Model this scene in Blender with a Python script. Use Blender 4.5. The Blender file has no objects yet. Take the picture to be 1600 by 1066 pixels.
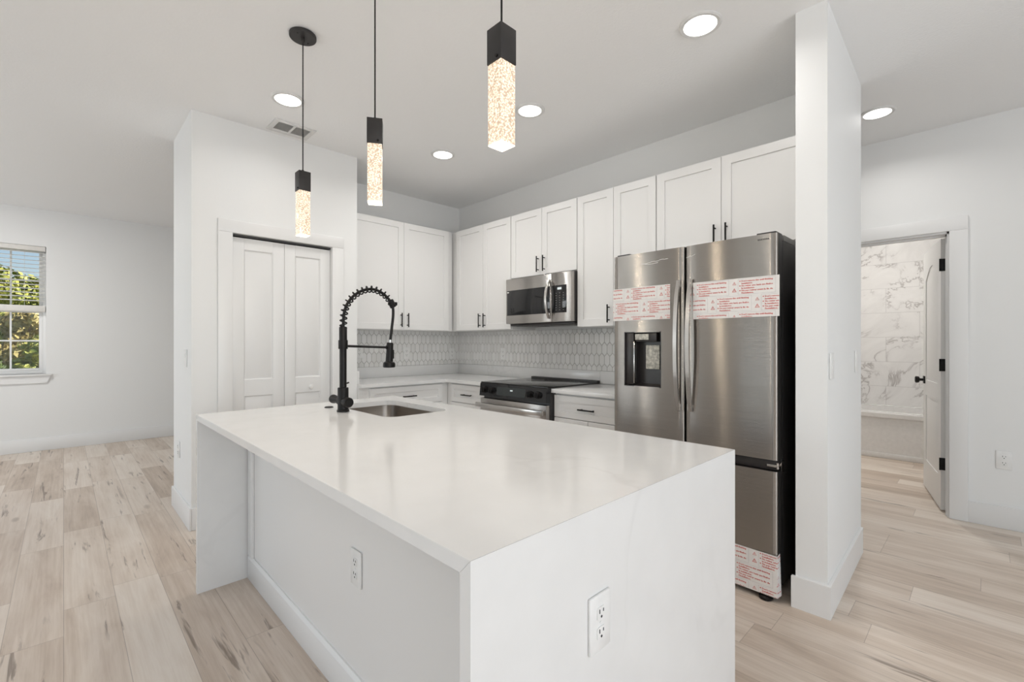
import bpy, bmesh, math, random
from mathutils import Vector, Matrix
random.seed(7)
PI = math.pi
S = bpy.context.scene
COL = S.collection

# ------------------------------------------------------------------ camera
TH = math.radians(45.785)
cam_d = bpy.data.cameras.new('camera')
cam = bpy.data.objects.new('camera', cam_d)
COL.objects.link(cam)
cam.location = (0, 0, 1.235)
cam.rotation_euler = (PI/2, 0, TH - PI/2)
cam_d.sensor_width = 36.0
cam_d.lens = 720/1600*36
cam_d.shift_y = 4/1600
cam_d.clip_start = 0.02
S.camera = cam

# ------------------------------------------------------------------ world, sun, daylight, exposure
S.view_settings.view_transform = 'Standard'
S.view_settings.look = 'None'
S.view_settings.gamma = 1.0
S.view_settings.exposure = 0.07
S.view_settings.use_curve_mapping = False
W = bpy.data.worlds.new('sky')
S.world = W
W.use_nodes = True
_n = W.node_tree.nodes
_sky = _n.new('ShaderNodeTexSky')
_sky.sky_type = 'NISHITA'
_sky.sun_disc = False
_sky.sun_elevation = math.radians(42)
_sky.sun_rotation = math.radians(80)
W.node_tree.links.new(_sky.outputs[0], _n['Background'].inputs[0])
_n['Background'].inputs[1].default_value = 0.13

def lamp(name, kind, loc, energy, color=(1, 1, 1), size=1.0, size_y=None, direction=(0, 0, -1), shape=None):
    d = bpy.data.lights.new(name, kind)
    d.energy = energy
    d.color = color
    if kind == 'AREA':
        d.shape = shape or ('RECTANGLE' if size_y else 'DISK')
        d.size = size
        if size_y:
            d.size_y = size_y
    o = bpy.data.objects.new(name, d)
    COL.objects.link(o)
    o.location = loc
    o.rotation_euler = Vector(direction).to_track_quat('-Z', 'Y').to_euler()
    return o

_sun = lamp('sun', 'SUN', (20, 0, 20), 11., (1, .95, .86), direction=(-.8, .25, -.62))
_sun.data.angle = math.radians(.6)
# area lamps as daylight at unseen openings behind and left of the camera
DAY = (.895, .945, 1.0)
lamp('daylight_rear_opening', 'AREA', (.15, -3.36, 1.25), 96, DAY, 3.8, 2.3, (0, 1, .8))
lamp('daylight_left_opening', 'AREA', (-3.86, 1.2, 1.25), 25, DAY, 3.4, 2.2, (1, 0, .9))
lamp('daylight_fill_dining', 'AREA', (-3.86, 5.6, 1.3), 55, DAY, 2.0, 2.0, (1, 0, 1.4))  # opening and lamp added to brighten the dining side
# unseen fill lamps added under the living and dining room ceilings
lamp('living_room_fill_lamp', 'AREA', (-1.6, -1.7, 2.77), 8, (1, .97, .93), .5)
lamp('dining_room_fill_lamp', 'AREA', (-.85, 6.0, 2.77), 22, (1, .98, .95), .5)  # added out of view to lift the dining wall

# ------------------------------------------------------------------ materials
def lin(r, g, b):
    f = lambda c: (c/255/12.92) if c/255 <= .04045 else ((c/255+.055)/1.055)**2.4
    return (f(r), f(g), f(b), 1)

class NT:
    """small node-graph writer"""
    def __init__(s, name):
        s.m = bpy.data.materials.new(name)
        s.m.use_nodes = True
        s.t = s.m.node_tree
        s.b = s.t.nodes['Principled BSDF']
    def n(s, kind, **kw):
        nd = s.t.nodes.new('ShaderNode'+kind)
        for k, v in kw.items():
            setattr(nd, k, v)
        return nd
    def put(s, sock, v):
        if v is None:
            return
        if isinstance(v, bpy.types.NodeSocket):
            s.t.links.new(v, sock)
        else:
            sock.default_value = v
    def math(s, op, a, b=None, c=None):
        nd = s.n('Math', operation=op)
        for i, v in enumerate((a, b, c)):
            s.put(nd.inputs[i], v)
        return nd.outputs[0]
    def coord(s, which='Object'):
        return s.n('TexCoord').outputs[which]
    def sep(s, v):
        nd = s.n('SeparateXYZ')
        s.put(nd.inputs[0], v)
        return nd.outputs
    def comb(s, x=0., y=0., z=0.):
        nd = s.n('CombineXYZ')
        for i, v in enumerate((x, y, z)):
            s.put(nd.inputs[i], v)
        return nd.outputs[0]
    def noise(s, vec, scale=5., detail=3., rough=.5, dist=0.):
        nd = s.n('TexNoise')
        s.put(nd.inputs['Vector'], vec)
        nd.inputs['Scale'].default_value = scale
        nd.inputs['Detail'].default_value = detail
        nd.inputs['Roughness'].default_value = rough
        nd.inputs['Distortion'].default_value = dist
        return nd.outputs[0]
    def ramp(s, fac, stops):
        nd = s.n('ValToRGB')
        s.put(nd.inputs[0], fac)
        e = nd.color_ramp.elements
        while len(e) < len(stops):
            e.new(.5)
        for i, (p, c) in enumerate(stops):
            e[i].position = p
            e[i].color = c if len(c) == 4 else (*c, 1)
        return nd.outputs[0]
    def mix(s, fac, a, b, mode='MIX'):
        nd = s.n('Mix', data_type='RGBA', blend_type=mode)
        s.put(nd.inputs[0], fac)
        s.put(nd.inputs[6], a)
        s.put(nd.inputs[7], b)
        return nd.outputs[2]
    def bump(s, h, strength=.1, dist=.01):
        nd = s.n('Bump')
        nd.inputs['Strength'].default_value = strength
        nd.inputs['Distance'].default_value = dist
        s.put(nd.inputs['Height'], h)
        s.t.links.new(nd.outputs[0], s.b.inputs['Normal'])
    def set(s, **kw):
        for k, v in kw.items():
            s.put(s.b.inputs[k.replace('_', ' ')], v)
        return s.m

def simple(name, col, rough=.5, metal=0., var=.03, vscale=30., **kw):
    t = NT(name)
    f = t.noise(t.coord(), vscale, 2.)
    c = t.ramp(f, [(.3, [v*(1-var) for v in col[:3]]), (.7, [min(1, v*(1+var)) for v in col[:3]])])
    return t.set(Base_Color=c, Roughness=rough, Metallic=metal, **kw)

def paint(name, col, rough=.6, bs=140., bst=.12, bd=.002):
    t = NT(name)
    co = t.coord()
    t.bump(t.noise(co, bs, 3.), bst, bd)
    return t.set(Base_Color=col, Roughness=rough)

M = {}
M['wall'] = paint('wall_paint', (.85, .85, .84, 1))
M['ceiling'] = paint('ceiling_paint', (.92, .92, .915, 1), .8, 70., .35, .004)
M['trim'] = paint('trim_paint', (.83, .825, .815, 1), .35, 60., .02)
M['cabinet'] = paint('cabinet_paint', (.84, .83, .815, 1), .32, 60., .02)
M['door'] = paint('door_paint', (.83, .825, .815, 1), .38, 60., .02)
M['plastic'] = simple('white_plastic', (.85, .845, .83), .3)
M['slot'] = simple('slot_dark', (.05, .05, .05), .6)
M['black'] = simple('matte_black_metal', (.008, .0068, .0065), .40, 0., .1, Specular_IOR_Level=.25)
M['black_soft'] = simple('pendant_black', (.022, .019, .018), .5, 0., .1)
M['black_gloss'] = simple('black_glass', (.012, .012, .013), .06)
M['cooktop'] = simple('ceramic_glass_top', (.02, .019, .018), .12)
M['charcoal'] = simple('charcoal_case', (.032, .028, .027), .35)
M['charcoal_side'] = simple('charcoal_steel_edge', (.05, .047, .045), .3, .6)
M['dispenser'] = simple('dispenser_dark', (.03, .026, .025), .28)
M['grey'] = simple('grey_plastic', (.28, .27, .26), .45)
M['vent'] = simple('vent_white', (.75, .745, .73), .45)
M['ring'] = simple('light_trim', (.74, .735, .72), .4)
M['vent_dark'] = simple('vent_inside_shade', (.60, .595, .58), .6)  # grey tone for the shade behind the louvers
M['chrome'] = simple('polished_steel', (.62, .6, .58), .15, 1.)
M['display'] = simple('display_dark', (.03, .035, .035), .15)
M['lit'] = NT('display_digits').set(Base_Color=(.7, .75, .75, 1), Emission_Color=(.8, .9, .9, 1), Emission_Strength=.25)
M['tub'] = simple('acrylic_white', (.82, .81, .8), .18)
M['grout'] = simple('backsplash_grout', (.50, .48, .45), .8)
M['foil'] = simple('clear_protective_film', (.5, .48, .42), .35, 0., .4, 60.)
M['tape'] = simple('white_tape', (.80, .77, .74), .4)
M['red'] = simple('red_print', (.60, .075, .06), .5)
M['tapeline'] = simple('grey_print_line', (.42, .40, .42), .5)
M['soil'] = simple('grass_ground', (.10, .13, .04), .9, 0., .4, 2.)
M['bark'] = simple('bark', (.10, .07, .05), .9, 0., .3, 8.)
M['slat'] = simple('blind_slat', (.80, .78, .74), .45)

def mk_tile():
    t = NT('picket_tile_glaze')
    oi = t.n('Attribute', attribute_name='tile_tone')
    c = t.ramp(oi.outputs['Fac'], [(0., (.78, .77, .75)), (1., (.87, .86, .845))])
    return t.set(Base_Color=c, Roughness=.22)
M['tile'] = mk_tile()

def mk_steel(name, base, axis_vertical_brush=False, rough=.25, aniso=.8, brush=0.):
    t = NT(name)
    x, y, z = t.sep(t.coord())
    # brushing runs along the horizontal: fine lines stacked in z
    v = t.comb(t.math('MULTIPLY', x, 6.), t.math('MULTIPLY', y, 6.), t.math('MULTIPLY', z, 900.))
    f = t.noise(v, 1., 2.)
    c = t.ramp(f, [(.35, [b*.96 for b in base]), (.65, [min(1, b*1.04) for b in base])])
    tg = t.n('Tangent', direction_type='UV_MAP')
    t.t.links.new(tg.outputs[0], t.b.inputs['Tangent'])
    if brush:      # fine horizontal brushing lines spread reflections up and down
        t.bump(t.noise(t.comb(t.math('MULTIPLY', x, .2), t.math('MULTIPLY', y, .2), t.math('MULTIPLY', z, 900.)), 1., 1.), brush, .001)
        return t.set(Base_Color=c, Metallic=1., Roughness=rough, Anisotropic=aniso)
    wob = t.noise(t.comb(t.math('MULTIPLY', x, 3.), t.math('MULTIPLY', y, 3.), t.math('MULTIPLY', z, 1.2)), 1., 1.)
    t.bump(wob, .06, .02)
    return t.set(Base_Color=c, Metallic=1., Roughness=rough, Anisotropic=aniso)
M['steel'] = mk_steel('brushed_stainless', (.36, .335, .31), rough=.25, aniso=1., brush=.5)
M['steel_bright'] = mk_steel('stainless_front', (.50, .475, .45), rough=.26, aniso=1., brush=.5)
M['steel_sink'] = mk_steel('sink_stainless', (.42, .38, .34), rough=.28, aniso=.6)
M['steel_light'] = mk_steel('handle_stainless', (.60, .58, .56), rough=.2, aniso=.3)

def mk_quartz():
    t = NT('white_quartz')
    co = t.coord()
    n1 = t.noise(co, 1.1, 4., .55, 1.2)
    vein = t.math('SUBTRACT', 1., t.math('MULTIPLY', t.math('ABSOLUTE', t.math('SUBTRACT', n1, .5)), 55.))
    vein = t.math('MAXIMUM', vein, 0.)
    gate = t.ramp(t.noise(co, 1.9, 2.), [(.5, (0, 0, 0)), (.68, (1, 1, 1))])
    fac = t.math('MULTIPLY', t.math('MULTIPLY', vein, gate), .17)
    mott = t.ramp(t.noise(co, 9., 4.), [(.3, (.80, .795, .785)), (.7, (.825, .82, .81))])
    c = t.mix(fac, mott, (.5, .49, .47, 1))
    return t.set(Base_Color=c, Roughness=.13)
M['quartz'] = mk_quartz()

def mk_floor():
    t = NT('oak_vinyl_plank')
    x, y, z = t.sep(t.coord())
    PW, PL = .182, 1.22
    rx = t.math('DIVIDE', t.math('ADD', x, 20.02), PW)
    row = t.math('FLOOR', rx)
    fx = t.math('FRACT', rx)
    w1 = t.n('TexWhiteNoise', noise_dimensions='1D')
    t.put(w1.inputs['W'], row)
    ry = t.math('ADD', t.math('DIVIDE', t.math('ADD', y, 20.), PL), w1.outputs['Value'])
    pl = t.math('FLOOR', ry)
    fy = t.math('FRACT', ry)
    w2 = t.n('TexWhiteNoise', noise_dimensions='2D')
    t.put(w2.inputs['Vector'], t.comb(row, pl, 0.))
    idv = w2.outputs['Value']
    ids = t.math('MULTIPLY', idv, 40.)
    tone = t.noise(t.comb(t.math('MULTIPLY', x, 9.), t.math('MULTIPLY', y, 1.3), ids), 1., 4., .6, .6)
    strk = t.noise(t.comb(t.math('MULTIPLY', x, 62.), t.math('MULTIPLY', y, 1.5), ids), 1., 5., .7, .3)
    v = t.math('ADD', t.math('MULTIPLY', idv, .38), t.math('ADD', t.math('MULTIPLY', tone, .66), t.math('MULTIPLY', strk, .50)))
    col = t.ramp(v, [(.36, lin(160, 143, 127)), (.60, lin(195, 178, 162)), (.80, lin(213, 199, 185)), (1.05, lin(226, 215, 203))])
    # dark splits along the grain
    cn = t.noise(t.comb(t.math('MULTIPLY', x, 24.), t.math('MULTIPLY', y, 1.7), t.math('ADD', ids, 9.)), 1., 4., .62, .5)
    crack = t.ramp(cn, [(.60, (0, 0, 0)), (.66, (.7, .7, .7)), (.76, (1, 1, 1))])
    gate = t.ramp(t.noise(t.comb(t.math('MULTIPLY', x, 5.), t.math('MULTIPLY', y, 1.1), t.math('ADD', ids, 3.)), 1., 2.), [(.44, (0, 0, 0)), (.54, (1, 1, 1))])
    crk = t.math('MULTIPLY', t.math('MULTIPLY', crack, gate), .85)
    col = t.mix(crk, col, lin(96, 78, 64))
    # knots
    vo = t.n('TexVoronoi', feature='F1')
    t.put(vo.inputs['Vector'], t.comb(t.math('MULTIPLY', x, 5.5), t.math('MULTIPLY', y, 1.7), ids))
    vo.inputs['Scale'].default_value = 1.
    kn = t.ramp(vo.outputs['Distance'], [(.0, (.8, .8, .8)), (.07, (.55, .55, .55)), (.13, (0, 0, 0))])
    kgate = t.ramp(t.sep(vo.outputs['Color'])[0], [(.45, (0, 0, 0)), (.5, (1, 1, 1))])
    col = t.mix(t.math('MULTIPLY', t.math('MULTIPLY', kn, kgate), .6), col, lin(112, 90, 72))
    ex = t.math('LESS_THAN', t.math('MINIMUM', fx, t.math('SUBTRACT', 1., fx)), .007)
    ey = t.math('LESS_THAN', t.math('MINIMUM', fy, t.math('SUBTRACT', 1., fy)), .0011)
    seam = t.math('MULTIPLY', t.math('MAXIMUM', ex, ey), .42)
    col = t.mix(seam, col, lin(110, 95, 82))
    t.bump(strk, .05, .002)
    return t.set(Base_Color=col, Roughness=.42)
M['floor'] = mk_floor()

def mk_marble():
    t = NT('marble_wall_tile')
    x, y, z = t.sep(t.coord())
    co = t.comb(x, y, z)
    # tile layout 0.61 x 0.295, half offset
    r = t.math('DIVIDE', t.math('SUBTRACT', z, .43), .2935)
    row = t.math('FLOOR', r)
    fz = t.math('FRACT', r)
    off = t.math('MULTIPLY', t.math('MODULO', row, 2.), .5)
    c = t.math('ADD', t.math('DIVIDE', t.math('ADD', y, 8.01+.305), .61), off)
    fy = t.math('FRACT', c)
    wn = t.n('TexWhiteNoise', noise_dimensions='2D')
    t.put(wn.inputs['Vector'], t.comb(t.math('FLOOR', c), row, 0.))
    p = t.comb(t.math('ADD', x, t.math('MULTIPLY', wn.outputs['Value'], .35)), t.math('MULTIPLY', y, 1.2), t.math('ADD', t.math('MULTIPLY', z, 1.5), t.math('MULTIPLY', y, .9)))
    n1 = t.noise(p, 1.35, 6., .62, 1.1)
    v1 = t.math('MAXIMUM', t.math('SUBTRACT', 1., t.math('MULTIPLY', t.math('ABSOLUTE', t.math('SUBTRACT', n1, .5)), 42.)), 0.)
    g = t.ramp(t.noise(p, 2.2, 2.), [(.46, (0, 0, 0)), (.6, (1, 1, 1))])
    soft = t.ramp(n1, [(.38, (.80, .79, .78)), (.5, (.70, .69, .68)), (.62, (.81, .80, .79))])
    col = t.mix(.45, (.80, .79, .78, 1), soft)
    col = t.mix(t.math('MULTIPLY', t.math('MULTIPLY', v1, g), .7), col, (.28, .25, .24, 1))
    ez = t.math('LESS_THAN', t.math('MINIMUM', fz, t.math('SUBTRACT', 1., fz)), .011)
    ey = t.math('LESS_THAN', t.math('MINIMUM', fy, t.math('SUBTRACT', 1., fy)), .0055)
    col = t.mix(t.math('MULTIPLY', t.math('MAXIMUM', ez, ey), .55), col, (.55, .54, .53, 1))
    return t.set(Base_Color=col, Roughness=.2)
M['marble'] = mk_marble()

def mk_crystal():
    t = NT('bubble_glass_lit')
    co = t.coord()
    vo = t.n('TexVoronoi', feature='F1')
    t.put(vo.inputs['Vector'], co)
    vo.inputs['Scale'].default_value = 190.
    f = t.math('ADD', t.math('MULTIPLY', vo.outputs['Distance'], .8), t.math('MULTIPLY', t.noise(co, 260., 3.), .55))
    c = t.ramp(f, [(.40, (1., .90, .76)), (.62, (.80, .63, .45)), (.86, (.42, .28, .17))])
    return t.set(Base_Color=(.25, .24, .22, 1), Roughness=.08, Emission_Color=c, Emission_Strength=1.22)
M['crystal'] = mk_crystal()
M['crystal_end'] = NT('bubble_glass_lit_end').set(Base_Color=(.4, .38, .35, 1), Roughness=.1, Emission_Color=(1., .87, .66, 1), Emission_Strength=1.5)
M['diffuser'] = NT('lit_diffuser').set(Base_Color=(.9, .9, .9, 1), Emission_Color=(1., .97, .92, 1), Emission_Strength=4.)

def mk_glass():
    t = NT('window_glass')
    tr = t.n('BsdfTransparent')
    gl = t.n('BsdfGlossy')
    gl.inputs['Roughness'].default_value = .02
    fr = t.n('Fresnel')
    fr.inputs['IOR'].default_value = 1.18
    mx = t.n('MixShader')
    t.t.links.new(fr.outputs[0], mx.inputs[0])
    t.t.links.new(tr.outputs[0], mx.inputs[1])
    t.t.links.new(gl.outputs[0], mx.inputs[2])
    out = t.t.nodes['Material Output']
    t.t.links.new(mx.outputs[0], out.inputs[0])
    return t.m
M['glass'] = mk_glass()

def mk_leaf(name, a, b):
    t = NT(name)
    c = t.ramp(t.noise(t.coord(), 5., 3., .6), [(.35, a), (.65, b)])
    return t.set(Base_Color=c, Roughness=.6, Transmission_Weight=0.)
M['leaf'] = mk_leaf('leaf_yellow_green', (.10, .15, .02), (.42, .40, .08))
M['leaf_dark'] = mk_leaf('leaf_deep_green', (.03, .07, .012), (.16, .20, .04))
M['leaf_dry'] = mk_leaf('leaf_dry', (.22, .17, .05), (.48, .40, .16))

# ------------------------------------------------------------------ mesh builder
class MB:
    def __init__(s, org=(0, 0, 0)):
        s.bm = bmesh.new()
        s.org = Vector(org)
        s.lay = None
    def _add(s, verts, faces, m=0):
        vs = [s.bm.verts.new(v) for v in verts]
        out = []
        for f in faces:
            try:
                fc = s.bm.faces.new([vs[i] for i in f])
                fc.material_index = m
                out.append(fc)
            except ValueError:
                pass
        return vs, out
    def box(s, x0, x1, y0, y1, z0, z1, bev=0., m=0, seg=2):
        x0, x1 = min(x0, x1), max(x0, x1)
        y0, y1 = min(y0, y1), max(y0, y1)
        z0, z1 = min(z0, z1), max(z0, z1)
        V = [(x0, y0, z0), (x1, y0, z0), (x1, y1, z0), (x0, y1, z0), (x0, y0, z1), (x1, y0, z1), (x1, y1, z1), (x0, y1, z1)]
        Fc = [(3, 2, 1, 0), (4, 5, 6, 7), (0, 1, 5, 4), (1, 2, 6, 5), (2, 3, 7, 6), (3, 0, 4, 7)]
        vs, fs = s._add(V, Fc, m)
        if bev > 0:
            es = list({e for f in fs for e in f.edges})
            bmesh.ops.bevel(s.bm, geom=es, offset=bev, segments=seg, affect='EDGES', profile=.5, material=-1)
        return s
    def prism(s, poly, lo, hi, axis='z', m=0):
        """poly of 2-D points extruded along an axis. z:(x,y) y:(x,z) x:(y,z)"""
        def p(a, b, h):
            return (a, b, h) if axis == 'z' else ((a, h, b) if axis == 'y' else (h, a, b))
        n = len(poly)
        V = [p(a, b, lo) for a, b in poly]+[p(a, b, hi) for a, b in poly]
        Fc = [tuple(range(n)), tuple(range(2*n-1, n-1, -1))]+[(i, i+n, (i+1) % n+n, (i+1) % n) for i in range(n)]
        s._add(V, Fc, m)
        return s
    def cyl(s, p0, p1, r0, r1=None, n=24, m=0, cap=True):
        return s.tube([p0, p1], [r0, r0 if r1 is None else r1], n, m, cap)
    def tube(s, pts, r, n=12, m=0, cap=True):
        pts = [Vector(p) for p in pts]
        rs = r if isinstance(r, (list, tuple)) else [r]*len(pts)
        rings = []
        up = None
        for i, p in enumerate(pts):
            a = pts[max(0, i-1)]
            b = pts[min(len(pts)-1, i+1)]
            d = (b-a).normalized()
            if up is None:
                up = Vector((0, 0, 1)) if abs(d.z) < .9 else Vector((1, 0, 0))
            u = (up-d*up.dot(d)).normalized()
            w = d.cross(u)
            up = u
            rings.append([s.bm.verts.new(p+(u*math.cos(2*PI*k/n)+w*math.sin(2*PI*k/n))*rs[i]) for k in range(n)])
        for A, B in zip(rings, rings[1:]):
            for k in range(n):
                f = s.bm.faces.new((A[k], A[(k+1) % n], B[(k+1) % n], B[k]))
                f.material_index = m
        if cap:
            f = s.bm.faces.new(rings[0][::-1]); f.material_index = m
            f = s.bm.faces.new(rings[-1]); f.material_index = m
        return s
    def lathe(s, prof, c=(0, 0, 0), n=32, m=0, cap=True):
        """prof: (r, z) pairs, around z through c"""
        rings = []
        for r, z in prof:
            rings.append([s.bm.verts.new((c[0]+r*math.cos(2*PI*k/n), c[1]+r*math.sin(2*PI*k/n), c[2]+z)) for k in range(n)])
        for A, B in zip(rings, rings[1:]):
            for k in range(n):
                f = s.bm.faces.new((A[k], A[(k+1) % n], B[(k+1) % n], B[k]))
                f.material_index = m
        if cap:
            f = s.bm.faces.new(rings[0][::-1]); f.material_index = m
            f = s.bm.faces.new(rings[-1]); f.material_index = m
        return s
    def done(s, name, mats, parent=None, smooth=35):
        bm = s.bm
        bmesh.ops.recalc_face_normals(bm, faces=bm.faces[:])
        for f in bm.faces:
            f.smooth = True
        lim = math.radians(smooth)
        for e in bm.edges:
            if len(e.link_faces) == 2:
                e.smooth = e.calc_face_angle(0.) < lim
        for v in bm.verts:
            v.co -= s.org
        me = bpy.data.meshes.new(name)
        uv = bm.loops.layers.uv.new('UVMap')     # u runs up, across the brushing
        bm.normal_update()
        for f in bm.faces:
            for lp in f.loops:
                c = lp.vert.co
                lp[uv].uv = (c.z, c.x+c.y) if abs(f.normal.z) < .7 else (c.x, c.y)
        bm.to_mesh(me)
        bm.free()
        for mm in (mats if isinstance(mats, (list, tuple)) else [mats]):
            me.materials.append(M[mm])
        o = bpy.data.objects.new(name, me)
        COL.objects.link(o)
        if parent:
            o.parent = parent
        else:
            o.location = s.org
        return o

def thing(name, label, cat, loc=(0, 0, 0), rz=0., group=None):
    o = bpy.data.objects.new(name, None)
    o.empty_display_size = .1
    COL.objects.link(o)
    o.location = loc
    o.rotation_euler = (0, 0, rz)
    return tag(o, label, cat, group)
def tag(o, label, cat, group=None):
    o['label'] = label
    o['category'] = cat
    if group:
        o['group'] = group
    return o
def struct(mb, name, mats, parent=None):
    o = mb.done(name, mats, parent)
    if not parent:
        o['kind'] = 'structure'
    return o
def kids(o):
    return [c for c in COL.objects if c.parent == o]
def dup(root, label, loc, rz=None):
    r = root.copy()
    COL.objects.link(r)
    r.location = loc
    if rz is not None:
        r.rotation_euler = (0, 0, rz)
    r['label'] = label
    def rec(src, dst):
        for ch in kids(src):
            c = ch.copy()
            COL.objects.link(c)
            c.parent = dst
            rec(ch, c)
    rec(root, r)
    return r

H = 2.785
# ------------------------------------------------------------------ the setting
mb = MB(); mb.box(-3.9, 7.3, -3.5, 7.9, -.1, 0)
struct(mb, 'floor', 'floor')
mb = MB(); mb.box(-3.9, 7.3, -3.5, 7.9, H, H+.15)
struct(mb, 'ceiling', 'ceiling')

# dining wall with the window opening (x -1.16 .. -0.146, z .885 .. 2.356)
WX0, WX1, WZ0, WZ1 = -1.16, -.146, .885, 2.356
mb = MB()
mb.box(-3.9, WX0, 7.6, 7.75, 0, H); mb.box(WX1, 3.42, 7.6, 7.75, 0, H)
mb.box(WX0, WX1, 7.6, 7.75, 0, WZ0); mb.box(WX0, WX1, 7.6, 7.75, WZ1, H)
struct(mb, 'wall_dining', 'wall')
# left outer wall and rear wall, each with its wide opening
mb = MB()
mb.box(-3.9, -3.8, -3.5, -.5, 0, H); mb.box(-3.9, -3.8, 2.9, 4.5, 0, H); mb.box(-3.9, -3.8, 6.7, 7.6, 0, H); mb.box(-3.9, -3.8, 4.5, 6.7, 2.36, H); mb.box(-3.9, -3.8, 4.5, 6.7, 0, .25); mb.box(-3.9, -3.8, -.5, 2.9, 2.4, H); mb.box(-3.9, -3.8, -.5, 2.9, 0, .12)  # dining-side opening added for its fill lamp
struct(mb, 'wall_left', 'wall')
mb = MB()
mb.box(-3.8, -1.8, -3.5, -3.4, 0, H); mb.box(2.1, 4.5, -3.5, -3.4, 0, H); mb.box(-1.8, 2.1, -3.5, -3.4, 2.42, H)
struct(mb, 'wall_rear', 'wall')
# hall wall with the bathroom door opening (y .18 .. .94, z 0 .. 2.03)
BX0, BX1, BY0, BY1, BZ = 4.5, 4.62, .18, .945, 2.03
mb = MB()
mb.box(BX0, BX1, -3.4, BY0, 0, H); mb.box(BX0, BX1, BY1, 5.0, 0, H); mb.box(BX0, BX1, BY0, BY1, BZ, H)
struct(mb, 'wall_hall', 'wall')
mb = MB(); mb.box(3.42, 4.62, 5.0, 5.1, 0, H)
struct(mb, 'wall_hall_end', 'wall')
# range wall and kitchen back wall
mb = MB(); mb.box(3.265, 3.42, .52, 7.6, 0, H)
struct(mb, 'wall_range', 'wall')
mb = MB(); mb.box(1.755, 3.265, 4.23, 4.34, 0, H)
struct(mb, 'wall_kitchen_back', 'wall')
# pantry closet block: front wall with opening (x .841 .. 1.54, z 0 .. 2.006)
PX0, PX1, PZ = .841, 1.54, 2.006
PY = 3.658
mb = MB()
mb.box(.605, PX0, PY, PY+.115, 0, H); mb.box(PX1, 1.755, PY, PY+.115, 0, H); mb.box(PX0, PX1, PY, PY+.115, PZ, H)
mb.box(.605, .71, PY+.115, 4.34, 0, H); mb.box(1.65, 1.755, PY+.115, 4.34, 0, H); mb.box(.71, 1.65, 4.24, 4.34, 0, H)
struct(mb, 'wall_pantry', 'wall')
# divider stub wall beside the refrigerator
mb = MB(); mb.prism([(2.462, .496), (3.375, .52), (3.375, .635), (2.462, .622)], 0, H)
struct(mb, 'wall_divider', 'wall')
# bathroom shell
mb = MB(); mb.box(7.08, 7.2, -.02, 1.95, 0, H)
struct(mb, 'wall_bathroom_back', 'marble')
mb = MB(); mb.box(4.62, 7.08, -.02, .09, 0, H)
struct(mb, 'wall_bathroom_right', 'wall')
mb = MB(); mb.box(4.62, 7.08, 1.85, 1.95, 0, H)
struct(mb, 'wall_bathroom_left', 'wall')

# baseboards
BH, BT = .147, .015
def bboard(name, segs, mat='trim'):
    mb = MB()
    for (x0, x1, y0, y1) in segs:
        mb.box(x0, x1, y0, y1, 0, BH, .003)
    return struct(mb, name, mat)
bboard('baseboard_dining', [(-3.8, 3.26, 7.6-BT, 7.6)])
bboard('baseboard_left', [(-3.8, -3.8+BT, 2.9, 7.58), (-3.8, -3.8+BT, -3.4, -.5)])
bboard('baseboard_pantry', [(.605-BT, .605, PY-BT, 4.34), (.605, .755, PY-BT, PY), (1.63, 1.755, PY-BT, PY)])
bboard('baseboard_hall', [(BX0-BT, BX0, -3.4, .085), (BX0-BT, BX0, 1.04, 5.0)])
bboard('baseboard_rear', [(2.1, 4.48, -3.4, -3.4+BT), (-3.78, -1.8, -3.4, -3.4+BT)])
mb = MB()
mb.prism([(2.462-BT, .496-BT), (3.375+BT, .52-BT), (3.375+BT, .5195), (2.462, .4955), (2.462, .6225), (2.462-.0001, .622+BT), (2.462-BT, .622+BT)], 0, BH)
struct(mb, 'baseboard_divider', 'trim')

# pantry casing
mb = MB()
mb.box(.752, PX0, PY-.018, PY, 0, PZ, .003); mb.box(PX1, 1.632, PY-.018, PY, 0, PZ, .003); mb.box(.752, 1.632, PY-.018, PY, PZ, 2.093, .003)
struct(mb, 'trim_1', 'trim')
# bathroom door casing and jambs
mb = MB()
mb.box(BX0-.018, BX0, .084, BY0, 0, BZ, .003); mb.box(BX0-.018, BX0, BY1, 1.04, 0, BZ, .003); mb.box(BX0-.018, BX0, .084, 1.04, BZ, 2.127, .003)
mb.box(BX0, BX1, BY0-.001, BY0+.012, 0, BZ); mb.box(BX0, BX1, BY1-.012, BY1+.001, 0, BZ); mb.box(BX0, BX1, BY0, BY1, BZ-.014, BZ)
mb.box(BX0+.045, BX0+.08, BY0+.012, BY0+.022, 0, BZ-.014); mb.box(BX0+.045, BX0+.08, BY0, BY1, BZ-.026, BZ-.014)
struct(mb, 'trim_2', 'trim')

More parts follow.
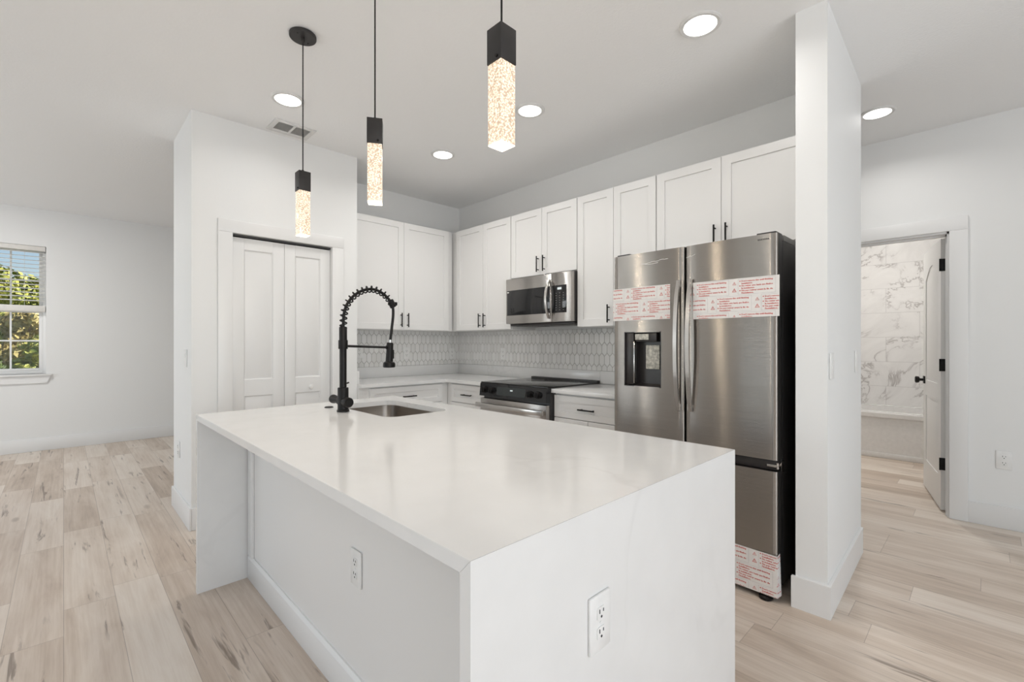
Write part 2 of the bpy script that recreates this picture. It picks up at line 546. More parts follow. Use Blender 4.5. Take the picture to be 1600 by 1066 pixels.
# window: vinyl frame, sashes, glass panes, stool and apron
root = MB(); root.box(WX0, WX0+.03, 7.67, 7.745, WZ0, WZ1, .003); root.box(WX1-.03, WX1, 7.67, 7.745, WZ0, WZ1, .003)
root.box(WX0+.03, WX1-.03, 7.67, 7.745, WZ0, WZ0+.03, .003); root.box(WX0+.03, WX1-.03, 7.67, 7.745, WZ1-.03, WZ1, .003)
win = struct(root, 'window_1', 'trim')
def sash(z0, z1, y0, y1):
    m_ = MB()
    x0, x1 = WX0+.03, WX1-.03
    m_.box(x0, x0+.03, y0, y1, z0, z1, .003); m_.box(x1-.03, x1, y0, y1, z0, z1, .003)
    m_.box(x0+.03, x1-.03, y0, y1, z0, z0+.035, .003); m_.box(x0+.03, x1-.03, y0, y1, z1-.03, z1, .003)
    for k in range(1, 4):
        xx = x0+.03+(x1-x0-.06)*k/4
        m_.box(xx-.008, xx+.008, y0+.008, y1-.008, z0+.035, z1-.03)
    zz = (z0+z1)/2
    m_.box(x0+.03, x1-.03, y0+.009, y1-.009, zz-.008, zz+.008)
    o = m_.done('window_sash', 'trim', win)
    g = MB(); g.box(x0+.031, x1-.031, (y0+y1)/2-.002, (y0+y1)/2+.002, z0+.036, z1-.031)
    g.done('pane', 'glass', o)
sash(WZ0+.03, 1.62, 7.675, 7.702)
sash(1.60, WZ1-.03, 7.708, 7.735)
mb = MB()
mb.box(WX0-.05, WX1+.05, 7.56, 7.67, WZ0-.022, WZ0, .004)
mb.prism([(WX0-.04, WZ0-.022), (WX1+.04, WZ0-.022), (WX1+.005, WZ0-.105), (WX0-.005, WZ0-.105)], 7.582, 7.6, 'y')
struct(mb, 'trim_3', 'trim')
# blind
bl = thing('window_blind', 'white slatted blind lowered halfway over the dining window', 'blind', (-.653, 7.635, 1.6))
o_ = (-.653, 7.635, 1.6)
mb = MB(o_); mb.box(WX0+.006, WX1-.006, 7.607, 7.66, WZ1-.055, WZ1-.002, .003)
mb.done('head_rail', 'slat', bl)
mb = MB(o_)
z = WZ1-.075
while z > 1.70:
    xs0, xs1 = WX0+.01, WX1-.01
    t_ = math.radians(14)
    c_, s_ = .025*math.cos(t_), .025*math.sin(t_)
    mb._add([(xs0, 7.635-c_, z-s_), (xs1, 7.635-c_, z-s_), (xs1, 7.635+c_, z+s_), (xs0, 7.635+c_, z+s_),
             (xs0, 7.635-c_, z-s_+.003), (xs1, 7.635-c_, z-s_+.003), (xs1, 7.635+c_, z+s_+.003), (xs0, 7.635+c_, z+s_+.003)],
            [(3, 2, 1, 0), (4, 5, 6, 7), (0, 1, 5, 4), (1, 2, 6, 5), (2, 3, 7, 6), (3, 0, 4, 7)])
    z -= .046
mb.done('slats', 'slat', bl)
mb = MB(o_); mb.box(WX0+.006, WX1-.006, 7.605, 7.665, 1.600, 1.672, .006)
mb.done('bottom_rail', 'slat', bl)
for xx in (-.32, -.98):
    mb = MB(o_)
    mb.cyl((xx, 7.632, 1.66), (xx, 7.632, WZ1-.05), .0015, n=6)
    mb.done('ladder_cord', 'slat', bl)

# pantry bifold door
def raised_panel(mb, x0, x1, z0, z1, yf, m=0):
    """raised field standing on a recessed core; yf = plane of the recess, front toward -y"""
    a, b = .030, .010
    V = [(x0, yf, z0), (x1, yf, z0), (x1, yf, z1), (x0, yf, z1),
         (x0+a, yf-b, z0+a), (x1-a, yf-b, z0+a), (x1-a, yf-b, z1-a), (x0+a, yf-b, z1-a)]
    mb._add(V, [(4, 5, 6, 7), (0, 1, 5, 4), (1, 2, 6, 5), (2, 3, 7, 6), (3, 0, 4, 7), (0, 3, 2, 1)], m)
def slab_ring(mb, x0, x1, z0, z1, holes, yf, d, m=0):
    """stiles and rails of depth d in front of plane yf+d; holes listed bottom to top, same x range; bevelled inner lips"""
    hx0, hx1 = holes[0][0], holes[0][1]
    mb.box(x0, hx0, yf, yf+d, z0, z1, .002, m); mb.box(hx1, x1, yf, yf+d, z0, z1, .002, m)
    zz = z0
    for (_, _, a, b) in holes:
        mb.box(hx0, hx1, yf, yf+d, zz, a, 0, m)
        zz = b
    mb.box(hx0, hx1, yf, yf+d, zz, z1, 0, m)
    e = .007
    for (_, _, a, b) in holes:   # sloped lips round each hole
        yb = yf+d
        O = [(hx0, yf, a), (hx1, yf, a), (hx1, yf, b), (hx0, yf, b)]
        I = [(hx0+e, yb, a+e), (hx1-e, yb, a+e), (hx1-e, yb, b-e), (hx0+e, yb, b-e)]
        mb._add(O+I, [(0, 1, 5, 4), (1, 2, 6, 5), (2, 3, 7, 6), (3, 0, 4, 7)], m)
d1 = thing('door_1', 'white bifold pantry door with raised panels', 'door')
del d1['category'], d1['label']
d1['kind'] = 'structure'
yf = PY+.022
for k, (xa, xb) in enumerate(((PX0+.002, 1.1895), (1.1915, PX1-.003))):
    mb = MB()
    mb.box(xa, xb, yf+.010, yf+.034, .012, 1.985)
    hx0, hx1 = xa+.078, xb-.078
    slab_ring(mb, xa, xb, .012, 1.985, [(hx0, hx1, .24, .86), (hx0, hx1, .975, 1.905)], yf, .010)
    raised_panel(mb, hx0+.012, hx1-.012, .252, .848, yf+.010)
    raised_panel(mb, hx0+.012, hx1-.012, .987, 1.893, yf+.010)
    leaf = mb.done('door_leaf', 'door', d1)
    if k == 1:
        mb = MB()
        kx = 1.378
        mb.cyl((kx, yf+.002, .90), (kx, yf-.014, .90), .006, n=16)
        mb.tube([(kx, yf-.012, .90), (kx, yf-.018, .90), (kx, yf-.027, .90), (kx, yf-.034, .90), (kx, yf-.037, .90)], [.008, .0145, .0175, .014, .006], 20)
        mb.done('knob', 'plastic', leaf)
mb = MB(); mb.box(PX0+.001, PX1-.001, yf-.005, yf+.05, 1.992, 2.004)
mb.done('track', 'slot', d1)

# bathroom door, open into the bathroom
d2 = thing('door_2', 'open white bathroom door', 'door', (BX1+.012, BY0+.016, 0), math.atan2(.15, .756))
del d2['category'], d2['label']
d2['kind'] = 'structure'
mb = MB()
DW, DT, DZ0, DZ1 = .755, .035, .012, 2.006
# local: x along the leaf from the hinge, y 0..DT; +y side faces the doorway
mb.box(0, DW, .006, DT-.006, DZ0, DZ1)
hx0, hx1 = .115, DW-.115
def arch_rail(mb, y0, y1):
    zt = 1.86
    pts = [(hx0, DZ1), (hx1, DZ1), (hx1, zt-.10)]
    for k in range(1, 12):
        u = k/12
        pts.append((hx1+(hx0-hx1)*u, zt-.10+.10*math.sin(PI*u)))
    pts.append((hx0, zt-.10))
    mb.prism(pts, y0, y1, 'y')
for y0, y1 in ((0, .006), (DT-.006, DT)):
    mb.box(0, hx0, y0, y1, DZ0, DZ1); mb.box(hx1, DW, y0, y1, DZ0, DZ1)
    mb.box(hx0, hx1, y0, y1, DZ0, .25); mb.box(hx0, hx1, y0, y1, .80, .93)
    arch_rail(mb, y0, y1)
def arch_field(mb, ya, yb, z0, zt, arch):
    ins = .05
    def loop(i, y):
        x0, x1 = hx0+i, hx1-i
        pts = [(x0, y, z0+i), (x1, y, z0+i)]
        if arch:
            for k in range(0, 13):
                u = k/12
                pts.append((x1+(x0-x1)*u, y, zt-.10-i+.10*math.sin(PI*u)))
        else:
            pts += [(x1, y, zt-i), (x0, y, zt-i)]
        return pts
    A = loop(.018, ya); B = loop(ins, yb)
    n = len(A)
    mb._add(A+B, [tuple(range(n, 2*n))]+[(i, (i+1) % n, n+(i+1) % n, n+i) for i in range(n)])
arch_field(mb, DT-.006, DT-.001, .93, 1.86, True)
arch_field(mb, DT-.006, DT-.001, .25, .80, False)
arch_field(mb, .006, .001, .93, 1.86, True)
arch_field(mb, .006, .001, .25, .80, False)
mb.done('door_leaf', 'door', d2)
for zc in (.35, 1.077, 1.813):
    mb = MB()
    mb.box(-.004, .001, .002, .034, zc-.045, zc+.045, .0015)
    mb.cyl((-.006, DT+.004, zc-.045), (-.006, DT+.004, zc+.045), .006, n=12)
    mb.done('hinge', 'black', d2)
for sgn, yb in ((1, DT), (-1, 0)):
    mb = MB()
    kx, kz = DW-.065, .925
    mb.box(kx-.031, kx+.031, yb, yb+sgn*.009, kz-.031, kz+.031, .002)
    mb.cyl((kx, yb+sgn*.008, kz), (kx, yb+sgn*.04, kz), .011, n=16)
    mb.tube([(kx, yb+sgn*.034, kz), (kx, yb+sgn*.040, kz), (kx, yb+sgn*.058, kz), (kx, yb+sgn*.064, kz)], [.018, .027, .029, .022], 24)
    mb.done('knob', 'black', d2)

# ------------------------------------------------------------------ outside the dining window
mb = MB(); mb.box(-40, 40, 7.9, 60, -.4, -.25)
struct(mb, 'ground_outside', 'soil')
def tree(name, label, x, y, h, rad, blobs, nleaf, leafmat, ls, group, zlo=.35):
    t = thing(name, label, 'tree' if 'tree' in name else 'shrub', (x, y, -.25), 0, group)
    rnd = random.Random(int(x*100)+int(y*10))
    mb = MB()
    mb.tube([(0, 0, 0), (.03*h*rnd.uniform(-1, 1), 0, h*.3), (.04*h*rnd.uniform(-1, 1), .1, h*.6), (0, 0, h*.9)], [.035*h, .028*h, .018*h, .006*h], 8)
    for k in range(5):
        a = rnd.uniform(0, 2*PI); zz = h*rnd.uniform(.35, .65)
        mb.tube([(0, 0, zz), (rad*.35*math.cos(a), rad*.35*math.sin(a), zz+.14*h), (rad*.7*math.cos(a), rad*.7*math.sin(a), zz+.22*h)], [.012*h, .008*h, .003*h], 6)
    mb.done('trunk', 'bark', t)
    mb = MB()
    cs = []
    for k in range(blobs):
        a = rnd.uniform(0, 2*PI); q = rnd.uniform(0, 1)**.5
        u = rnd.uniform(zlo, 1)
        w = 1-.75*max(0, (u-.55)/.45)
        cs.append((rad*q*w*math.cos(a), rad*q*w*math.sin(a), h*u-.06*h, rad*rnd.uniform(.22, .42)))
    for k in range(nleaf):
        cx_, cy_, cz_, r_ = rnd.choice(cs)
        d = Vector((rnd.gauss(0, 1), rnd.gauss(0, 1), rnd.gauss(0, 1))).normalized()
        p = Vector((cx_, cy_, cz_))+d*r_*rnd.uniform(.6, 1.05)
        nrm = (d+Vector((rnd.gauss(0, .5), rnd.gauss(0, .5), rnd.gauss(0, .5)))).normalized()
        a1 = nrm.orthogonal().normalized()
        a1 = (Matrix.Rotation(rnd.uniform(0, 2*PI), 3, nrm) @ a1)
        a2 = nrm.cross(a1)
        l = ls*rnd.uniform(.6, 1.3)
        mb._add([p-a1*l, p+a2*l*.45+nrm*l*.1, p+a1*l, p-a2*l*.45+nrm*l*.1], [(0, 1, 2, 3)], 0)
    o = mb.done('foliage', leafmat, t)
    return t
G_T = 'trees beyond the dining window'
tree('leafy_tree', 'tall yellow-green tree at the left edge of the dining window view', -2.45, 22, 6.4, 1.5, 26, 5200, 'leaf', .13, G_T)
tree('leafy_tree', 'lower olive tree in the right panes of the dining window, sky above it', -.5, 25.8, 3.3, 1.3, 24, 4200, 'leaf', .13, G_T, .2)
tree('leafy_tree', 'broad tree farthest behind the shrubs outside the dining window', -1.3, 31, 4.5, 2.2, 26, 5200, 'leaf', .15, G_T, .15)
G_S = 'shrubs below the dining window'
tree('leafy_shrub', 'yellowish shrub at the lower right of the dining window view', -.35, 14.5, 1.5, .65, 18, 3200, 'leaf', .075, G_S, .1)
tree('leafy_shrub', 'dark green shrub at the lower left of the dining window view', -1.5, 16.2, 1.6, .8, 18, 3200, 'leaf_dark', .075, G_S, .1)
tree('leafy_shrub', 'dry straw-coloured shrub behind the low shrubs outside the dining window', -.75, 18.0, 2.3, .8, 18, 3200, 'leaf_dry', .085, G_S, .15)

# ------------------------------------------------------------------ small wall fittings
def outlet(label, loc, rz, group='electrical outlets', wide=.074):
    """duplex outlet; local front faces -y"""
    t = thing('electrical_outlet', label, 'outlet', loc, rz, group)
    mb = MB(); w = wide/2
    mb.box(-w, w, -.006, 0, -.06, .06, .002)
    mb.done('cover_plate', 'plastic', t)
    for dz in (.021, -.021):
        mb = MB()
        pts = []
        for k in range(20):
            a = 2*PI*k/20
            pts.append((.0165*max(-.85, min(.85, math.cos(a)*1.05)), dz+.0165*max(-.8, min(.8, math.sin(a)))))
        mb.prism(pts, -.0085, -.005, 'y')
        rc = mb.done('receptacle', 'plastic', t)
        mb = MB()
        mb.box(-.008, -.0055, -.0092, -.008, dz+.0005, dz+.009)
        mb.box(.0055, .008, -.0092, -.008, dz+.0015, dz+.008)
        mb.cyl((0, -.0092, dz-.0075), (0, -.008, dz-.0075), .0028, n=12)
        mb.done('slots', 'slot', rc)
    mb = MB(); mb.cyl((0, -.0075, 0), (0, -.005, 0), .003, n=10)
    mb.done('screw', 'plastic', t)
    return t
def switch(label, loc, rz, group='light switches'):
    t = thing('light_switch', label, 'light switch', loc, rz, group)
    mb = MB(); mb.box(-.037, .037, -.006, 0, -.06, .06, .002)
    mb.done('cover_plate', 'plastic', t)
    mb = MB()
    mb.prism([(-.0055, -.033), (-.0105, .033), (-.004, .033), (-.004, -.033)], -.0165, .0165, 'x')
    mb.done('rocker', 'plastic', t)
    return t
RNEG = -PI/2   # local -y turned to face -x
outlet('white duplex outlet on the grey seating-side panel of the island', (.706, 1.472, .482), RNEG)
outlet('white duplex outlet on the white near end panel of the island', (.822, .5795, .640), 0)
outlet('white duplex outlet low on the hall wall right of the bathroom door', (4.4995, -.086, .456), RNEG, wide=.076)
outlet('white duplex outlet low on the narrow side wall of the pantry', (.6045, 4.108, .464), RNEG)
switch('white rocker switch halfway up the narrow side wall of the pantry', (.6045, 3.838, 1.134), RNEG)
rz_s = math.atan2(.024, .913)
switch('white rocker switch near the front edge of the divider wall', (2.535, .4972, 1.131), rz_s)
switch('white rocker switch near the far edge of the divider wall', (3.226, .5153, 1.133), rz_s)

# ------------------------------------------------------------------ island
T = .883
IX0, IX1, IY0, IY1 = .471, 1.597, .580, 2.755
TH_ = .028
isl = thing('kitchen_island', 'white panelled island base carrying the waterfall worktop', 'kitchen island', (.72, 1.66, 0))
io = (.72, 1.66, 0)
PXI = .707
yi0, yi1 = IY0+TH_+.0008, IY1-.02-TH_-.0008
mb = MB(io)
ZT = T-TH_-.0005
mb.box(PXI, PXI+.02, yi0, yi1, 0, ZT)
mb.done('back_panel', 'cabinet', isl)
mb = MB(io); mb.box(PXI-.014, PXI-.0003, yi0, yi1, 0, .112, .002); mb.prism([(PXI-.014, .112), (PXI-.0003, .112), (PXI-.0003, .125), (PXI-.006, .125)], yi0, yi1, 'y')
mb.done('baseboard', 'trim', isl)
mb = MB(io); mb.box(PXI-.014, PXI-.0003, yi1-.07, yi1, .1252, ZT, .0015)
mb.done('batten', 'trim', isl)
mb = MB(io); mb.box(PXI+.02, 1.545, yi0, yi0+.018, .1, ZT); mb.box(PXI+.02, 1.545, yi1-.018, yi1, .1, ZT); mb.box(PXI+.02, 1.545, yi0+.018, yi1-.018, .1, .118)
mb.box(PXI+.021, 1.48, yi0, yi1, 0, .0995); mb.box(1.53, 1.545, yi0+.018, yi1-.018, .68, ZT)
mb.done('cabinet_body', 'cabinet', isl)
def shaker(mb, x0, x1, z0, z1, yf, th=.02, fr=.057, rec=.009, m=0):
    """flat-panel door, front plane at y=yf facing -y"""
    ix0, ix1, iz0, iz1 = x0+fr, x1-fr, z0+fr, z1-fr
    b = .0018
    O = [(x0+b, yf, z0+b), (x1-b, yf, z0+b), (x1-b, yf, z1-b), (x0+b, yf, z1-b)]
    O2 = [(x0, yf+b, z0), (x1, yf+b, z0), (x1, yf+b, z1), (x0, yf+b, z1)]
    B = [(x0, yf+th, z0), (x1, yf+th, z0), (x1, yf+th, z1), (x0, yf+th, z1)]
    I = [(ix0, yf, iz0), (ix1, yf, iz0), (ix1, yf, iz1), (ix0, yf, iz1)]
    e = .0015
    R = [(ix0+e, yf+rec, iz0+e), (ix1-e, yf+rec, iz0+e), (ix1-e, yf+rec, iz1-e), (ix0+e, yf+rec, iz1-e)]
    V = O+O2+B+I+R
    Fc = []
    for i in range(4):
        j = (i+1) % 4
        Fc += [(i, j, 12+j, 12+i), (i, 4+i, 4+j, j), (4+i, 8+i, 8+j, 4+j), (12+i, 12+j, 16+j, 16+i)]
    Fc += [(16, 17, 18, 19), (11, 10, 9, 8)]
    mb._add(V, Fc, m)
def pull(parent, org, x, y, z, L=.135, vertical=True):
    """black bar pull on two posts, front -y"""
    mb = MB(org)
    h = L/2
    if vertical:
        mb.tube([(x, y-.028, z-h), (x, y-.028, z+h)], .0055, 12)
        for s in (-1, 1):
            mb.cyl((x, y-.027, z+s*(h-.02)), (x, y+.0005, z+s*(h-.02)), .0045, n=10)
    else:
        mb.tube([(x-h, y-.028, z), (x+h, y-.028, z)], .0055, 12)
        for s in (-1, 1):
            mb.cyl((x+s*(h-.02), y-.027, z), (x+s*(h-.02), y+.0005, z), .0045, n=10)
    return mb.done('handle', 'black', parent)
# kitchen side of the island (faces +x): built in a frame turned to face +x
for k in range(4):
    w = (yi1-yi0-.04)/4
    ya = yi0+.02+k*w
    dm = MB(io)
    tmp = MB(); shaker(tmp, 0, w-.004, .105, ZT-.02, 0)
    for v in tmp.bm.verts:
        v.co = Vector((1.566-v.co.y, ya+.002+v.co.x, v.co.z))
    me_ = bpy.data.meshes.new('tmp'); tmp.bm.to_mesh(me_); tmp.bm.free()
    dm.bm.from_mesh(me_); bpy.data.meshes.remove(me_)
    dm.done('door', 'cabinet', isl)

# waterfall worktop with sink cut-out
wt = thing('waterfall_worktop', 'white quartz waterfall worktop wrapping over the island', 'worktop', (1.03, 1.66, 0))
wo = (1.03, 1.66, 0)
SX0, SX1, SY0, SY1, SR = 1.10, 1.467, 1.972, 2.59, .07
def rrect(x0, x1, y0, y1, r, n=7):
    pts = []
    for cx_, cy_, a0 in ((x1-r, y1-r, 0), (x0+r, y1-r, PI/2), (x0+r, y0+r, PI), (x1-r, y0+r, 3*PI/2)):
        for k in range(n+1):
            a = a0+PI/2*k/n
            pts.append((cx_+r*math.cos(a), cy_+r*math.sin(a)))
    return pts
def plate_with_hole(mb, outer, hole, z0, z1, m=0, outer_low=None):
    """outer: 4 corners; hole: loop from rrect (starts at +x side, counter-clockwise, quarter per corner)"""
    n = len(hole); q = n//4
    vo = {}
    OV = [[mb.bm.verts.new((x, y, z)) for x, y in o_] for o_, z in ((outer_low or outer, z0), (outer, z1))]
    HV = [[mb.bm.verts.new((x, y, z)) for x, y in hole] for z in (z0, z1)]
    # outer corner order must match hole corner order (x1y1, x0y1, x0y0, x1y0)
    for lv in range(2):
        for c in range(4):
            for k in range(q-1):
                mb.bm.faces.new((OV[lv][c], HV[lv][c*q+k+1], HV[lv][c*q+k])).material_index = m
            a = HV[lv][c*q+q-1]; b = HV[lv][(c*q+q) % n]
            mb.bm.faces.new((OV[lv][c], OV[lv][(c+1) % 4], b, a)).material_index = m
    for c in range(4):
        mb.bm.faces.new((OV[0][c], OV[0][(c+1) % 4], OV[1][(c+1) % 4], OV[1][c])).material_index = m
    for k in range(n):
        mb.bm.faces.new((HV[0][k], HV[0][(k+1) % n], HV[1][(k+1) % n], HV[1][k])).material_index = m
SK = .045   # far end runs slightly out of square
hole = rrect(SX0, SX1, SY0, SY1, SR)
mb = MB(wo)
YL, YR = IY1-.02, IY1-.02+SK       # far end, left and right corner
g = .0007                          # hairline of the mitred joints
plate_with_hole(mb, [(IX1, YR-g), (IX0, YL-g), (IX0, IY0+g), (IX1, IY0+g)], hole, T-TH_, T, 0,
                [(IX1, YR-TH_-g), (IX0, YL-TH_-g), (IX0, IY0+TH_+g), (IX1, IY0+TH_+g)])
mb.done('top_slab', 'quartz', wt)
mb = MB(wo); mb.prism([(IY0, 0), (IY0+TH_, 0), (IY0+TH_, T-TH_), (IY0, T)], IX0, IX1, 'x')
mb.done('end_panel', 'quartz', wt)
mb = MB(wo)
mb._add([(IX0, YL, 0), (IX0, YL-TH_, 0), (IX0, YL-TH_, T-TH_), (IX0, YL, T), (IX1, YR, 0), (IX1, YR-TH_, 0), (IX1, YR-TH_, T-TH_), (IX1, YR, T)],
        [(0, 1, 2, 3), (7, 6, 5, 4), (0, 4, 5, 1), (1, 5, 6, 2), (2, 6, 7, 3), (3, 7, 4, 0)])
mb.done('end_panel', 'quartz', wt)

# sink
sk = thing('kitchen_sink', 'undermount stainless steel sink basin sunk in the island worktop', 'sink', (1.2835, 2.28, .66))
so = (1.2835, 2.28, .66)
mb = MB(so)
zt, zb = T-TH_-.001, .665
L0 = rrect(SX0-.018, SX1+.018, SY0-.018, SY1+.018, SR+.012)
L1 = rrect(SX0-.003, SX1+.003, SY0-.003, SY1+.003, SR)
L2 = rrect(SX0+.003, SX1-.003, SY0+.003, SY1-.003, SR)
L3 = rrect(SX0+.02, SX1-.02, SY0+.02, SY1-.02, SR)
loops = [(L0, zt-.002), (L0, zt), (L1, zt), (L1, zt-.004), (L2, zb+.025), (L3, zb)]
rings = [[mb.bm.verts.new((x, y, z)) for x, y in L] for L, z in loops]
n_ = len(L0)
for A, B in zip(rings, rings[1:]):
    for k in range(n_):
        mb.bm.faces.new((A[k], A[(k+1) % n_], B[(k+1) % n_], B[k]))
mb.bm.faces.new(rings[-1])
mb.done('basin', 'steel_sink', sk, 50)
mb = MB(so); mb.lathe([(.045, 0), (.045, .003), (.036, .004), (.03, -.0005)], (1.2835, 2.28, zb+.0005), 24)
mb.done('drain', 'chrome', sk)

# faucet
fx, fy = 1.037, 2.32
fo = (fx, fy, T)
fa = thing('kitchen_faucet', 'matte black spring-neck faucet standing beside the island sink', 'faucet', fo)
mb = MB(fo); mb.lathe([(.031, 0), (.031, .008), (.028, .012)], (fx, fy, T), 32)
mb.done('base_flange', 'black', fa)
mb = MB(fo); mb.lathe([(.027, .0125), (.027, .121), (.0255, .124)], (fx, fy, T), 32)
mb.cyl((fx+.016, fy-.004, 1.028), (fx+.029, fy-.006, 1.032), .004, n=10)
mb.done('body', 'black', fa)
mb = MB(fo); mb.tube([(fx, fy-.045, .935), (fx, fy+.04, .935)], [.0215, .0215], 28)
mb.tube([(fx, fy-.045, .935), (fx, fy-.066, .935), (fx, fy-.071, .935)], [.026, .026, .023], 28)
mb.done('valve_barrel', 'black', fa)
mb = MB(fo); mb.tube([(fx-.002, fy+.041, .936), (fx-.002, fy+.063, .937), (fx-.002, fy+.10, .938), (fx-.002, fy+.118, .939)], [.012, .012, .0225, .0235], 24)
mb.done('lever', 'black', fa)
mb = MB(fo); mb.lathe([(.0175, 1.008), (.0175, 1.207)], (fx, fy, 0), 28)
mb.done('pole', 'black', fa)
mb = MB(fo); mb.lathe([(.0225, 1.207), (.0235, 1.209), (.0235, 1.251), (.0225, 1.253)], (fx, fy, 0), 28)
col_ = mb.done('collar', 'black', fa)
mb = MB(fo); mb.tube([(fx+.02, fy, 1.222), (1.283, fy, 1.214)], .0065, 14)
mb.tube([(1.283, fy, 1.214), (1.292, fy, 1.214)], .010, 14)
mb.done('holder_arm', 'black', fa)
mb = MB(fo); mb.lathe([(.0195, 1.253), (.0195, 1.318), (.0175, 1.322)], (fx, fy, 0), 28)
mb.done('sleeve', 'black', fa)
CP = [(1.037, 1.30), (1.038, 1.326), (1.041, 1.381), (1.056, 1.435), (1.089, 1.481), (1.139, 1.516), (1.199, 1.530), (1.252, 1.517), (1.293, 1.488), (1.321, 1.450)]
def spline(P, n):
    out = []
    P = [Vector((p[0], p[1])) for p in P]
    for i in range(len(P)-1):
        p0 = P[max(0, i-1)]; p1 = P[i]; p2 = P[i+1]; p3 = P[min(len(P)-1, i+2)]
        for k in range(n):
            t_ = k/n
            out.append(.5*((2*p1)+(-p0+p2)*t_+(2*p0-5*p1+4*p2-p3)*t_*t_+(-p0+3*p1-3*p2+p3)*t_**3))
    out.append(P[-1])
    return out
cl = spline(CP, 60)
acc = [0.]
for a, b in zip(cl, cl[1:]):
    acc.append(acc[-1]+(b-a).length)
tot = acc[-1]
hel = []
pitch = .0262
N = int(tot/pitch*22)
j = 0
for i in range(N+1):
    s_ = tot*i/N
    while j < len(acc)-2 and acc[j+1] < s_:
        j += 1
    t_ = (s_-acc[j])/max(1e-9, acc[j+1]-acc[j])
    p = cl[j].lerp(cl[j+1], t_)
    d = (cl[j+1]-cl[j]).normalized()
    nx, nz = -d.y, d.x
    ang = 2*PI*s_/pitch
    r_ = .0162
    hel.append((p.x+nx*r_*math.cos(ang), fy+r_*math.sin(ang), p.y+nz*r_*math.cos(ang)))
mb = MB(fo); mb.tube(hel, .0040, 6)
mb.done('spring_coil', 'black', fa, 60)
HP = CP+[(1.326, 1.400), (1.319, 1.333), (1.309, 1.256)]
mb = MB(fo); mb.tube([(p.x, fy, p.y) for p in spline(HP, 8)], .0075, 12)
mb.done('hose', 'black', fa, 60)
mb = MB(fo); mb.tube([(1.3090, fy, 1.262), (1.3070, fy, 1.238)], .0062, 12)
mb.done('hose_ferrule', 'chrome', fa)
p_a, p_b = Vector((1.310, fy, 1.472)), Vector((1.328, fy, 1.440))
mb = MB(fo); mb.tube([p_a, p_b], [.018, .018], 16)
mb.box(1.318, 1.347, fy-.012, fy+.012, 1.449, 1.468, .003)
mb.done('spring_end_cap', 'black', fa)
mb = MB(fo); mb.tube([(1.3065, fy, 1.240), (1.306, fy, 1.232), (1.3045, fy, 1.19), (1.302, fy, 1.135), (1.3018, fy, 1.130), (1.3015, fy, 1.122), (1.301, fy, 1.106), (1.301, fy, 1.102)],
                     [.0165, .0185, .0185, .0205, .030, .0335, .0335, .030], 28)
mb.box(1.319, 1.330, fy-.006, fy+.006, 1.150, 1.200, .003)
mb.done('spray_head', 'black', fa)
mb = MB((1.046, 2.52, T)); mb.lathe([(.0235, 0), (.0235, .0025), (.019, .005), (.018, .0035)], (1.046, 2.52, T+.0003), 28)
tag(mb.done('air_switch_button', 'black', None), 'small round black button set in the worktop beside the faucet', 'button')

# ------------------------------------------------------------------ cabinets (local frame: x to the right, front -y, back at y 0)
def wall_cabinet(label, loc, rz, w, h, doors, depth=.31, filler=None, hz=.0, singles=None, group='white wall cabinets', hl=.135):
    t = thing('wall_cabinet', label, 'cabinet', loc, rz, group)
    mb = MB(); mb.box(0, w, -depth, 0, 0, h, .001)
    mb.done('cabinet_body', 'cabinet', t)
    for (x0, x1, side) in doors:
        mb = MB()
        shaker(mb, x0, x1, .003, h-.003, -depth-.021)
        d = mb.done('door', 'cabinet', t)
        if side:
            hx = x1-.034 if side == 'r' else x0+.034
            pull(d, (0, 0, 0), hx, -depth-.021, .095 if not hz else hz, hl)
    return t
UZ0, UZ1 = 1.365, 2.403
XW, YB = 3.2645, 4.2295
# back wall: between pantry and the corner
wall_cabinet('white two-door wall cabinet on the back wall beside the pantry', (1.757, YB, UZ0), 0, 1.176, UZ1-UZ0, [(.03, .586, 'r'), (.589, 1.118, 'l')])
# range wall, from the corner to the divider (x local runs toward -y)
wall_cabinet('white two-door wall cabinet in the corner, left of the microwave', (XW, YB-.0005, UZ0), RNEG, YB-3.033, UZ1-UZ0, [(.366+.02, .8035, 'r'), (.8065, YB-3.036, 'l')])
wall_cabinet('short white two-door wall cabinet directly above the microwave', (XW, 3.0315, 1.823), RNEG, .7585, UZ1-1.823, [(.003, .3785, 'r'), (.3815, .7555, 'l')])
wall_cabinet('white two-door wall cabinet between the microwave and the refrigerator', (XW, 2.2715, UZ0), RNEG, .683, UZ1-UZ0, [(.003, .337, 'r'), (.340, .680, 'l')])
wall_cabinet('white two-door wall cabinet over the refrigerator', (XW, 1.587, 1.815), RNEG, .907, UZ1-1.815, [(.003, .4375, 'r'), (.4405, .904, 'l')])

CT = .897
def base_cabinet(label, loc, rz, w, fronts, depth=.60, group='white base cabinets', kick=.1):
    t = thing('base_cabinet', label, 'cabinet', loc, rz, group)
    mb = MB(); mb.box(0, w, -depth, 0, kick, CT-.0305); mb.box(0, w, -depth+.06, 0, 0, kick)
    mb.done('cabinet_body', 'cabinet', t)
    for kind, x0, x1, z0, z1, side in fronts:
        mb = MB()
        shaker(mb, x0, x1, z0, z1, -depth-.021, fr=.045 if kind == 'drawer' else .057)
        d = mb.done(kind, 'cabinet', t)
        if kind == 'drawer':
            pull(d, (0, 0, 0), (x0+x1)/2, -depth-.021, (z0+z1)/2-.006, .14, False)
        elif side:
            pull(d, (0, 0, 0), x1-.034 if side == 'r' else x0+.034, -depth-.021, z1-.1)
    return t
DZ = [.688, .852]
base_cabinet('white base cabinet with a wide drawer on the back wall', (1.757, YB, 0), 0, .9065, [('drawer', .09, .828, DZ[0], DZ[1], None), ('door', .09, .4575, .105, DZ[0]-.005, 'r'), ('door', .4605, .828, .105, DZ[0]-.005, 'l')])
